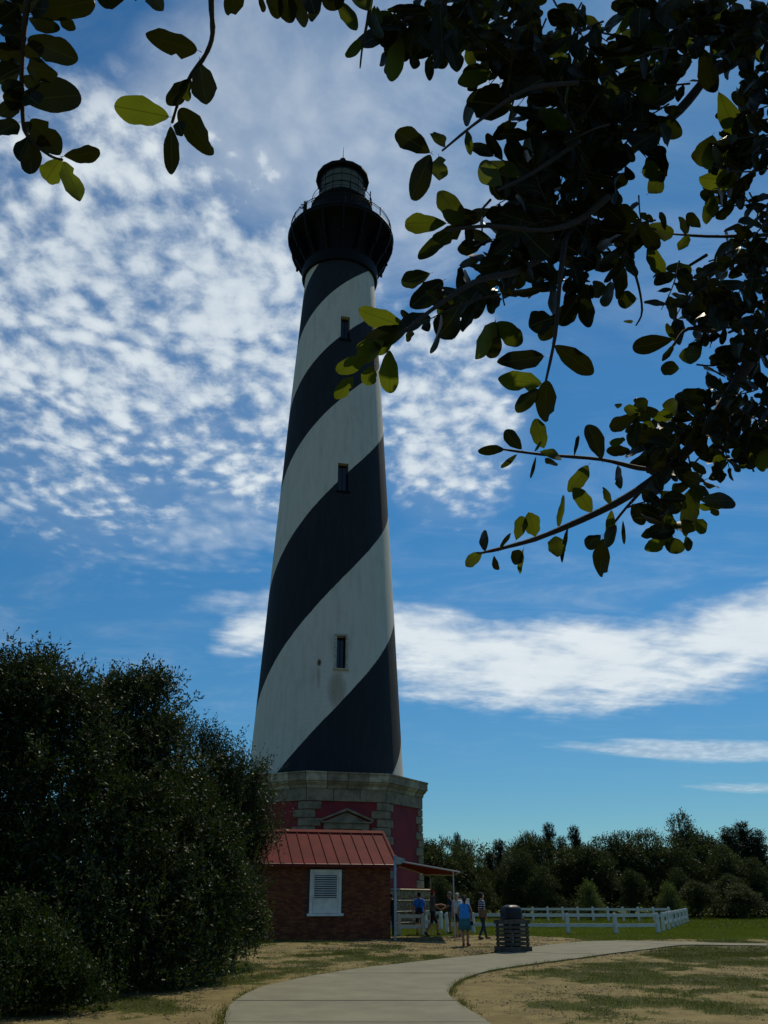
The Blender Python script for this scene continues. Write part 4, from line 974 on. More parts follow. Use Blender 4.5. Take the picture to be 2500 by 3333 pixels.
tree('wax_myrtle', o3, 'loose airy evergreen whose thin twigs reach across the white foot of the lighthouse shaft', 'tree',
     [L3(700, 2620, 25, .95, .9, 1.1, o3), L3(780, 2700, 25, .85, .85, .95, o3), L3(745, 2560, 25, .60, .7, .75, o3), L3(800, 2560, 25, .35, .5, .45, o3), L3(690, 2830, 24.5, 1.05, 1.0, 1.0, o3), L3(790, 2800, 25, .60, .7, .55, o3), L3(850, 2730, 25, .42, .5, .42, o3), L3(720, 2960, 24, 1.0, 1.0, .75, o3), L3(700, 2490, 25, .40, .5, .55, o3), L3(640, 2450, 25, .45, .5, .55, o3), L3(840, 2520, 25, .22, .4, .22, o3), L3(830, 2620, 25, .40, .5, .5, o3), L3(700, 3050, 24, 1.0, .9, .6, o3)],
     7000, 8, .085, .032, .40, 13, BM, None, .10, True, gap=.34, up=.6, view=.5, shell=(.3, 1.12), clump=260, sig=.18)
SM = [M['bush_leaf_b'], M['shrub_leaf']]
o4 = Vector((-3.9, 24.0, 0))
tree('shrub', o4, 'low green shrub in front of the left end of the brick booth', 'shrub',
     [L3(760, 2990, 25, .75, .8, .60, o4), L3(800, 3040, 25, .55, .7, .60, o4), L3(710, 3080, 24.5, .95, .8, .55, o4), L3(800, 2940, 25, .35, .4, .35, o4), L3(830, 3010, 25, .25, .4, .30, o4)],
     3000, 8, .08, .034, .26, 14, SM, None, .06, gap=.30, up=.5, view=.6, clump=100, sig=.13)
o5 = Vector((-6.2, 19.5, 0))
tree('shrub', o5, 'small leafy shrub at the foot of the dark thicket, beside the bend of the path', 'shrub',
     [L3(560, 3150, 20.5, 1.0, .8, .55, o5), L3(660, 3150, 21.5, .75, .7, .50, o5), L3(470, 3180, 19.5, .9, .8, .55, o5), L3(640, 3090, 21.5, .7, .6, .5, o5)],
     2800, 8, .07, .03, .26, 15, SM, None, .06, gap=.30, up=.5, view=.6, clump=90, sig=.14)
o6 = Vector((-6.6, 16.0, 0))
tree('shrub', o6, 'knee high shrub filling the bottom left corner of the picture', 'shrub',
     [L3(20, 3170, 16, 1.0, .9, .70, o6), L3(160, 3230, 16, .75, .7, .45, o6), L3(60, 3080, 16.5, .5, .6, .6, o6), L3(130, 3120, 16.5, .45, .6, .4, o6), L3(-60, 3300, 15, 1.0, .8, .6, o6), L3(240, 3260, 16, .7, .6, .35, o6)],
     4600, 8, .07, .032, .26, 16, [M['bush_leaf']]*2, None, .06, gap=.30, up=.5, view=.6, clump=130, sig=.16)
# ---- distant wood: each tree its own thing, a few shapes shared
protos = {}
def far_proto(key, lobes, ntw, nlf, L, Wd, tl, seed, mats_, **kw):
    v, q_, mi, tp, td = crown(lobes, ntw, nlf, L, Wd, tl, seed, **kw)
    fo = npmesh('far_foliage', v, q_, mats_, mi); fm_ = fo.data; bpy.data.objects.remove(fo)
    tm = limbs((0, 0, 0), lobes, .18, seed).mesh('far_trunk', M['bark']); protos[key] = (fm_, tm)
FMt = [M['far_leaf'], M['far_leaf_b']]
def rl(seed, n, R_, H, lo=.9, br=1.0):
    rnd = random.Random(seed); out = []
    for i in range(n):
        a = rnd.uniform(0, 6.28); r_ = R_*rnd.uniform(.1, .75); z = rnd.uniform(lo, H*.80); s_ = rnd.uniform(1.1, 1.9)*br*(1-.35*z/H)
        out.append((r_*math.cos(a)*(1.15-z/H*.5), r_*math.sin(a)*(1.15-z/H*.5), z, s_, s_, s_*rnd.uniform(.65, .85)))
    out.append((0, 0, H*.82, 1.25*br, 1.25*br, H*.17)); return out
for i in range(4): far_proto('oak%d' % i, rl(50+i, 11, 3.2, 7.0), 3800, 6, .17, .085, .50, 60+i, FMt, gap=.33)
far_proto('airy', rl(58, 7, 2.6, 7.2, 3.5, .8), 1500, 6, .17, .085, .6, 66, FMt, gap=.42)
def spire(seed, H):
    rnd = random.Random(seed); out = []
    for i in range(10):
        z = .8+(H-1.2)*i/9; r_ = 1.45*(1-i/10.5); out.append((rnd.uniform(-.2, .2), rnd.uniform(-.2, .2), z, r_, r_, .55))
        for _ in range(2): a = rnd.uniform(0, 6.28); out.append((r_*.75*math.cos(a), r_*.75*math.sin(a), z+.25, .42, .42, .62))
    out.append((0, 0, H-.2, .16, .16, .55)); return out
for i in range(2): far_proto('cedar%d' % i, spire(70+i, 7.0), 2600, 6, .15, .06, .40, 74+i, [M['cedar_leaf']]*2, gap=.28, up=1.1)
far_proto('pine', [(.1, 0, .5, 1.3, 1.2, .55), (-.5, .2, 1.0, .9, .9, .6), (.5, -.2, 1.3, .75, .8, .6), (-.2, 0, 1.8, .75, .7, .6), (.3, .1, 2.3, .5, .5, .5), (-.4, 0, 2.5, .32, .32, .4), (.0, 0, 2.9, .28, .28, .4), (.9, 0, .8, .6, .6, .5), (-1.1, 0, .6, .7, .6, .5)], 1500, 8, .16, .035, .42, 91, [M['pine_leaf'], M['far_leaf_b']], gap=.33, up=.9)
def far_tree(key, X, Y, y, label, cat='tree', name='oak_tree', wide=1.0, H0=7.0, rz=None, z0=.2, group='trees of the wood beyond the lawn'):
    """top of the crown at picture point (X, Y), standing at depth y"""
    top = at_y(X, Y, y); sc = max(.3, (top.z-z0)/H0); T = thing(name, (top.x, y, z0), label, cat, group, random.uniform(0, 6.28) if rz is None else rz)
    T.scale = (sc*wide, sc*wide, sc); fm_, tm = protos[key]
    tag(link('foliage', fm_, T), kind='stuff'); link('trunk', tm, T)
    return T
ft = [
 ('oak0', 1392, 2748, 74, 'dark oak just right of the lighthouse base, lower than the two beyond the canopy', 1.0),
 ('cedar1', 1374, 2752, 80, 'dark cedar tip showing close against the granite corner of the lighthouse', .7),
 ('oak1', 1455, 2744, 76, 'rounded oak above the right end of the red canopy', .9),
 ('oak2', 1505, 2748, 80, 'oak behind the people, with a dip in the skyline on its right side', .8),
 ('cedar0', 1489, 2738, 84, 'little pointed cedar tip poking out over the oak behind the people', .6),
 ('oak3', 1550, 2790, 78, 'low oak in the dip of the skyline above the striped woman', .8),
 ('cedar0', 1627, 2758, 82, 'lone dark spiky cedar standing clear against the sky above the litter bin', 1.15),
 ('cedar1', 1596, 2792, 80, 'short cedar with ragged side tips left of the lone spiky one', 1.3),
 ('oak1', 1655, 2795, 76, 'low bushy oak right of the lone spiky cedar', .8),
 ('oak0', 1722, 2720, 77, 'tall full oak with a lighter rounded top, first of the high trees from the left', .85),
 ('oak2', 1690, 2770, 73, 'paler green oak bulging in front of the first high trees', .8),
 ('cedar1', 1783, 2709, 80, 'tall dark cedar with a sharp tip between two rounded oaks', .9),
 ('cedar0', 1826, 2748, 79, 'smaller dark cedar leaning on the tall sharp one', .9),
 ('cedar1', 1872, 2717, 84, 'thin topped cedar with a forked tip at the middle of the wood', .9),
 ('oak3', 1850, 2765, 76, 'dark oak filling the wood under the forked cedar', 1.0),
 ('oak1', 1965, 2728, 79, 'broad oak that starts the long level roof of the wood', 1.0),
 ('oak0', 1915, 2755, 75, 'dense oak front in the middle of the wood behind the fence', 1.0),
 ('oak2', 2030, 2718, 78, 'broad dark oak in the long level stretch of the skyline', 1.0),
 ('oak3', 2100, 2714, 79, 'oak crowned by the airy treetop that sticks up highest', 1.0),
 ('airy', 2215, 2672, 82, 'airy open tree whose thin top stands highest against the sky', .8),
 ('oak1', 2180, 2728, 77, 'thick dark oak below the airy highest treetop', 1.0),
 ('oak0', 2290, 2722, 79, 'oak sloping down on the right side of the airy treetop', .9),
 ('oak2', 2345, 2760, 75, 'pale mottled oak in front of the right hand cedars', .9),
 ('cedar0', 2376, 2722, 82, 'broad dark cedar, left one of the three at the right end', 1.5),
 ('cedar1', 2420, 2704, 83, 'tallest dark cedar of the three at the right end', 1.3),
 ('cedar0', 2465, 2728, 82, 'dark cedar nearest the right edge of the picture', 1.3),
 ('oak3', 2440, 2800, 74, 'grey green oak under the right hand cedars', 1.0),
 ('oak1', 2530, 2780, 77, 'oak cut by the right edge of the picture', 1.0),
 ('oak2', 2200, 2830, 71, 'low oak bulging forward behind the far fence corner', .8),
 ('oak0', 2050, 2835, 71, 'low dark oak at the middle of the wood edge', .9),
 ('oak3', 1760, 2825, 71, 'low oak at the wood edge behind the litter bin', .9),
 ('oak1', 1560, 2850, 71, 'low oak at the wood edge behind the woman in stripes', .9),
 ('oak2', 1430, 2850, 70, 'low dark oak under the canopy, between the pole and the granite steps', .9),
 ('oak0', 2370, 2850, 71, 'low bramble covered oak at the wood edge on the right', 1.1),
]
for key, X, Y, y, lab, wd in ft: far_tree(key, X, Y, y, lab, wide=wd, name='cedar_tree' if key[0] == 'c' else 'oak_tree', cat='cedar' if key[0] == 'c' else 'oak')
far_tree('pine', 1913, 2873, 66, 'young bright green pine in front of the dark wood, behind the middle of the fence', 'pine', 'pine_tree', 1.1, 3.3, group='young pines at the wood edge')
far_tree('pine', 2172, 2878, 66, 'young bright green pine near the far corner of the fence', 'pine', 'pine_tree', 1.0, 3.3, group='young pines at the wood edge')
far_tree('oak0', 2260, 2870, 69, 'low bushy oak right of the far fence corner', 'oak', 'oak_tree', 1.3)
far_tree('oak3', 2400, 2880, 69, 'wide low oak at the foot of the right part of the wood', 'oak', 'oak_tree', 1.6)
ur = random.Random(8)
v, q_, mi, tp, td = crown([(ur.uniform(-6, 46), ur.uniform(70, 80), ur.uniform(.3, .9), ur.uniform(1.2, 2.2), 1.0, ur.uniform(.6, 1.3)) for _ in range(90)]+[(ur.uniform(-60, -6), ur.uniform(76, 84), .6, 2.4, 1.0, 1.3) for _ in range(30)], 15000, 6, .17, .08, .45, 88, 0, gap=.25, view=.7)
tag(npmesh('undergrowth', v, q_, FMt, mi), 'dark undergrowth and brambles along the foot of the wood', 'undergrowth', kind='stuff')
wr_ = random.Random(5); wl = []
for i in range(62):        # the wood goes on behind and to both sides as one mass
    x = -95+i*2.9+wr_.uniform(-1, 1); y = 92+wr_.uniform(0, 8) if -20 < x < 44 else wr_.uniform(84, 94)
    h_ = wr_.uniform(6.1, 7.2); wl += [(x, y, h_*.3, 3.0, 1.6, h_*.34), (x+wr_.uniform(-.8, .8), y, h_*.72, 2.3, 1.5, h_*.27)]
v, q_, mi, tp, td = crown(wl, 32000, 6, .22, .10, .55, 89, 0, gap=.27, view=.8)
tag(npmesh('wood', v, q_, FMt, mi), 'deep wood behind the front row of trees', 'wood', kind='stuff')
# ---- leaf litter, twigs and weeds strewn on the sand
def litter(n, xr, yr, seed, name, label, mtl, smin, smax):
    rng = np.random.default_rng(seed); x = rng.uniform(*xr, n); y = rng.uniform(*yr, n); f_ = fbm(x*1.1, y*1.1, 4, seed)
    k = (rng.random(n) < np.clip((f_-.42)*5, 0, 1)) & ~inpoly(x, y, PATHPOLY); x, y = x[k], y[k]; n = len(x); c = cover(x, y)
    z = terrain(x, y)+(fbm(x*1.4, y*1.4, 3, 40)-.5)*.03+c*.012; a = rng.uniform(0, 6.28, n); s1 = rng.uniform(smin, smax, n)[:, None]
    d = np.stack([np.cos(a), np.sin(a), rng.uniform(-.1, .5, n)], 1); e = np.stack([-np.sin(a), np.cos(a), rng.uniform(-.3, .3, n)], 1); b_ = np.stack([x, y, z+.004], 1)
    v = np.stack([b_-e*s1*.35, b_+d*s1*.6, b_+e*s1*.35+np.array([0, 0, .004]), b_-d*s1*.6], 1).reshape(-1, 3)
    tag(npmesh(name, v, np.arange(n*4).reshape(n, 4), mtl), label, 'litter', kind='stuff')
M['dry'] = mat('dry_litter', (.075, .055, .028), .9, (.035, .027, .014), 9)
litter(60000, (-9, 15), (13.5, 34), 301, 'leaf_litter', 'dead leaves and bits of bark strewn over the sand', M['dry'], .02, .055)
litter(25000, (-3, 14), (30, 42), 302, 'leaf_litter', 'dry bits scattered on the trodden sand near the queue', M['dry'], .03, .09)
# ---- undergrowth along the edge of the wood and grass
def blades(n, xr, yr, hmin, hmax, w, seed, thr, name, label, lean=.5, power=1.0, dens=None, mtl=None):
    rng = np.random.default_rng(seed); x = rng.uniform(*xr, n); y = rng.uniform(*yr, n); c = cover(x, y)
    ip = inpoly(x, y, PATHPOLY); keep = (rng.random(n) < np.clip((c-thr)/(1-thr), 0, 1)**power) & ~ip
    if dens is not None: keep &= dens(x, y, rng)
    x, y = x[keep], y[keep]; n = len(x); z = terrain(x, y); h = rng.uniform(hmin, hmax, n)*(.5+.8*fbm(x*1.5, y*1.5, 3, 77)); a = rng.uniform(0, 6.28, n)
    b_ = np.stack([x, y, z-.01], 1); sd_ = np.stack([np.cos(a), np.sin(a), 0*a], 1)*w; ln = np.stack([rng.normal(0, lean, n)*h, rng.normal(0, lean, n)*h, h], 1)
    v = np.stack([b_-sd_, b_+sd_, b_+ln], 1).reshape(-1, 3); o = npmesh(name, v, np.arange(len(v)).reshape(-1, 3), mtl or M['grass']); tag(o, label, 'grass', kind='stuff')
blades(380000, (-9, 13), (13, 31), .02, .09, .006, 31, .30, 'grass', 'short patchy grass growing through the sand beside the path')
blades(90000, (-8, 22), (29, 37), .04, .11, .009, 32, .35, 'grass', 'patchy grass between the booth, the bin and the path')
blades(300000, (-8, 26), (36.5, 52), .04, .10, .012, 37, .35, 'grass', 'mown lawn behind the path and round the white fences', mtl=M['lawn'])
blades(120000, (-8, 45), (50, 80), .06, .16, .03, 33, .3, 'grass', 'rough lawn running up to the edge of the wood', mtl=M['lawn'])
blades(60000, (-9.5, 4), (15.5, 31), .10, .24, .007, 34, .25, 'grass', 'longer weedy grass along the foot of the thicket and shrubs', dens=lambda x, y, r_: (r_.random(len(x)) < np.exp(-(((x-(-8.4+.21*(y-14)))/1.0)**2))))
rng_ = np.random.default_rng(36); ex, ey = [], []
for E_ in (LS, RS):
    for a, b_ in zip(E_[:70], E_[1:71]):
        if not 13 < a.y < 36: continue
        for _ in range(int((b_-a).length*26)):
            q_ = a.lerp(b_, rng_.random()); nn = (b_-a).normalized(); nn = Vector((-nn.y, nn.x))*(1 if E_ is LS else -1); cc = q_+nn*rng_.normal(.05, .05)
            if vnoise(np.array(cc.x*.9), np.array(cc.y*.9), 4) > .42:
                for __ in range(5): ex.append(cc.x+rng_.normal(0, .03)); ey.append(cc.y+rng_.normal(0, .03))
ex, ey = np.array(ex), np.array(ey); n = len(ex); a_ = rng_.uniform(0, 6.28, n); h_ = rng_.uniform(.04, .13, n); b_ = np.stack([ex, ey, terrain(ex, ey)-.02], 1); w_ = np.stack([np.cos(a_), np.sin(a_), 0*a_], 1)*.006
v = np.stack([b_-w_, b_+w_, b_+np.stack([rng_.normal(0, .5, n)*h_, rng_.normal(0, .5, n)*h_, h_], 1)], 1).reshape(-1, 3)
tag(npmesh('grass', v, np.arange(len(v)).reshape(-1, 3), M['grass']), 'weedy tufts growing along the edges of the concrete path', 'grass', kind='stuff')
# ================================================================== overhanging oak in the foreground
OT = thing('live_oak', (4.3, -.9, float(terrain(0, 0))), 'live oak close overhead with leathery leaves hanging into the picture', 'tree')
OO = Vector(OT.location)
def leaf_mesh(kind, rng):
    """obovate leathery leaf, unit long on +X, curled, wavy margin, with its stalk"""
    n = 14; m_ = MB(); uv = []; us_ = .5-.5*np.cos(np.linspace(0, math.pi, n+1))
    pk, pw_ = ((.58, .50), (.50, .55), (.64, .46))[kind % 3]; skew = rng.uniform(-.06, .06)
    def half(u):      # width law: narrow at the stalk, full past the middle, blunt at the tip
        t_ = u**(math.log(.5)/math.log(pk)); return max(math.sin(math.pi*t_), 0)**pw_
    curl = rng.uniform(-.10, .28); fold = rng.uniform(.02, .22); tw = rng.uniform(-.6, .6); ph = rng.uniform(0, 6.28, 2); wav = rng.uniform(.02, .07)
    bite = rng.uniform(.25, .9) if kind in (4, 7) else -1; notch = kind in (2, 5)
    rows = []
    for i in range(n+1):
        u = us_[i]; w = max(half(u), .012)*.5; a = tw*u; row = []; zc = -curl*u*u
        for s_ in (-1, -.5, 0, .5, 1):
            e = 1.0
            if abs(s_) == 1: e = 1+wav*math.sin(u*15+ph[0 if s_ < 0 else 1])+rng.uniform(-.03, .03)
            if s_ == 1 and bite > 0 and abs(u-bite) < .09: e = .62
            yy = w*s_*e+skew*math.sin(math.pi*u)*.5; zz = fold*abs(s_)*w*1.2+wav*.5*math.sin(u*11+ph[0])*abs(s_)
            x = u-(.05*(1-abs(s_)) if notch and i == n else 0)
            row.append(len(m_.v)); m_.v.append((x, yy*math.cos(a)-zz*math.sin(a), zc+zz*math.cos(a)+yy*math.sin(a))); uv.append((u, .5+.5*s_*max(w, .02)*2))
        rows.append(row)
    for i in range(n):
        for j in range(4): m_.face(rows[i][j], rows[i][j+1], rows[i+1][j+1], rows[i+1][j])
    n0 = len(m_.v); m_.tube([(-.10, .02, .01), (-.04, 0, .0), (.05, 0, 0)], [.013, .010, .008], 4); uv += [(.5, .5)]*(len(m_.v)-n0)
    me = bpy.data.meshes.new('leaf'); me.from_pydata(m_.v, [], m_.f); me.materials.append(M['oak_leaf'])
    ul = me.uv_layers.new(name='uv')
    for lp in me.loops: ul.data[lp.index].uv = uv[lp.vertex_index]
    me.polygons.foreach_set('use_smooth', [True]*len(me.polygons)); return me
lrng = np.random.default_rng(3); LM = [leaf_mesh(k, lrng) for k in range(9)]
for k in range(9): y_ = LM[k].copy(); y_.name = 'leaf'; y_.materials[0] = M['bright_leaf']; LM.append(y_)
for k in range(9): y_ = LM[k].copy(); y_.name = 'leaf'; y_.materials[0] = M['dark_leaf']; LM.append(y_)
leafs = []   # (matrix, mesh index, priority)
def add_leaf(b_, t_, w, d0, tilt=None, pr=0, shape=None, roll=None):
    """leaf from stalk point b_ to tip t_ (picture points), about w wide, hung at distance d0"""
    d1 = d0*(1+(random.uniform(-.03, .03) if tilt is None else tilt)); A = at_d(b_[0], b_[1], d0); B = at_d(t_[0], t_[1], d1)
    ax = B-A; L = ax.length; ax.normalize(); view = ((A+B)/2-Vector((0, 0, EYE))).normalized()
    sd_ = ax.cross(view).normalized(); nm_ = sd_.cross(ax).normalized()
    rl_ = R(random.uniform(-32, 32)) if roll is None else R(roll); wr = w*d0/F/max(math.cos(rl_), .4)*.94
    s2 = sd_*math.cos(rl_)+nm_*math.sin(rl_); n2 = ax.cross(s2).normalized()
    Mx = Matrix(((ax.x*L, s2.x*wr, n2.x*L, A.x-OO.x), (ax.y*L, s2.y*wr, n2.y*L, A.y-OO.y), (ax.z*L, s2.z*wr, n2.z*L, A.z-OO.z), (0, 0, 0, 1)))
    leafs.append((Mx, random.randrange(9) if shape is None else shape, pr+L*0))
    return A
D = 1.15
def twig(pts, r_=(.004, .0015), name='twig'):
    """pts: picture points with a distance each"""
    P_ = [at_d(x, y, d)-OO for x, y, d in pts]; n = len(P_); sm = []
    for i in range(n-1):
        a, b_, c, d = P_[max(i-1, 0)], P_[i], P_[i+1], P_[min(i+2, n-1)]
        for k in range(4):
            t_ = k/4; sm.append(.5*((2*b_)+(-a+c)*t_+(2*a-5*b_+4*c-d)*t_*t_+(-a+3*b_-3*c+d)*t_**3))
    sm.append(P_[-1]); k = len(sm); rnd_ = random.Random(k)
    rr = [(r_[0]+(r_[1]-r_[0])*i/(k-1))*rnd_.uniform(.9, 1.15) for i in range(k)]
    MB().tube(sm, rr, 7).build(name, M['twig'], OT, smooth=60)
# stems
twig([(700, -160, 1.12), (688, 0, 1.12), (692, 110, 1.12), (668, 180, 1.12), (625, 240, 1.12), (585, 320, 1.12), (560, 400, 1.12)], (.0042, .0018))
twig([(110, -260, 1.1), (88, 0, 1.1), (72, 190, 1.12), (74, 380, 1.12), (92, 445, 1.12), (160, 505, 1.12), (205, 520, 1.12)], (.0045, .0014))
twig([(1215, -120, 1.15), (1208, 0, 1.15), (1192, 90, 1.15), (1180, 150, 1.15), (1172, 222, 1.15)], (.0035, .0009))
twig([(2300, 250, 2.1), (2210, 360, 2.05), (2080, 470, 1.95), (1960, 590, 1.85), (1885, 700, 1.75), (1820, 800, 1.6), (1690, 880, 1.4), (1551, 915, 1.25), (1400, 1013, 1.15), (1325, 1073, 1.1)], (.0115, .002), 'branch')
twig([(1885, 460, 1.5), (1740, 560, 1.4), (1620, 620, 1.3)], (.005, .002))
twig([(1880, 270, 1.4), (1720, 290, 1.3), (1570, 385, 1.22), (1440, 490, 1.15)], (.004, .0015))
twig([(1980, 640, 1.5), (1880, 720, 1.45), (1760, 750, 1.35), (1600, 735, 1.25), (1450, 750, 1.18)], (.006, .002))
twig([(1840, 780, 1.45), (1822, 923, 1.35), (1808, 1088, 1.28), (1777, 1240, 1.22)], (.005, .0018))
twig([(2620, 600, 2.2), (2530, 900, 2.1), (2475, 1110, 2.0), (2400, 1240, 1.95), (2280, 1420, 1.85), (2150, 1540, 1.8), (2000, 1640, 1.72), (1780, 1740, 1.62), (1650, 1780, 1.55), (1565, 1800, 1.5)], (.017, .0022), 'branch')
twig([(2160, 1530, 1.8), (2080, 1524, 1.75), (1958, 1496, 1.68), (1770, 1480, 1.58), (1640, 1463, 1.5)], (.006, .0018))
twig([(2110, 1575, 1.8), (2040, 1650, 1.75), (1985, 1720, 1.7)], (.004, .002))
twig([(2330, 1080, 1.9), (2240, 1070, 1.85), (2195, 1120, 1.8), (2170, 1150, 1.8)], (.005, .002))
twig([(2600, 760, 2.1), (2350, 770, 2.0), (2190, 762, 1.9)], (.006, .002)); twig([(2300, 830, 2.0), (2170, 910, 1.95)], (.004, .002))
twig([(2020, 790, 1.7), (2070, 900, 1.7), (2090, 1010, 1.7), (2070, 1060, 1.7)], (.0035, .0015))
twig([(1500, -60, 1.5), (1420, 30, 1.35), (1320, 60, 1.2)], (.006, .0025)); twig([(1900, -100, 1.9), (1650, 10, 1.75), (1500, -20, 1.6)], (.007, .004))
twig([(2800, -300, 2.0), (2500, 100, 2.1), (2300, 250, 2.1)], (.03, .0115), 'branch'); twig([(2900, 100, 2.5), (2620, 600, 2.2)], (.03, .017), 'branch')
# stout limbs out of sight that carry them
tb = MB(); tb.tube([(0, 0, -.2), (.04, .05, .5), (-.08, .1, 1.8), (-.25, .2, 3.0), (-.2, .3, 4.2), (.1, .5, 5.6), (.4, .8, 7.0)], [.36, .27, .22, .20, .16, .11, .05], 14); tb.build('trunk', M['bark'], OT, smooth=60)
for i, (x, y, d) in enumerate(((2800, -300, 2.0), (2900, 100, 2.5), (700, -160, 1.12), (110, -260, 1.1), (1215, -120, 1.15), (1900, -100, 1.9), (1500, -60, 1.5))):
    e = at_d(x, y, d)-OO; s_ = Vector((-.22, .25, 2.9+.22*i)); hz = (e-s_); pr_ = random.Random(i)
    q1 = s_+Vector((hz.x*.22, hz.y*.15+pr_.uniform(-.2, .2), .75+.1*i)); q2 = s_+Vector((hz.x*.5, hz.y*.45+pr_.uniform(-.2, .2), 1.0+.08*i)); q3 = s_.lerp(e, .78)+Vector((0, 0, .55))
    P_ = [s_, q1, q2, q3, e]; sm2 = []
    for k in range(4):
        a_, b2, c_, d_ = P_[max(k-1, 0)], P_[k], P_[k+1], P_[min(k+2, 4)]
        for j in range(6): t_ = j/6; sm2.append(.5*((2*b2)+(-a_+c_)*t_+(2*a_-5*b2+4*c_-d_)*t_*t_+(-a_+3*b2-3*c_+d_)*t_**3))
    sm2.append(e); MB().tube(sm2, [.085*(1-k/24)**1.4+(.02 if i < 2 else .005) for k in range(25)], 8).build('limb', M['bark'], OT, smooth=60)
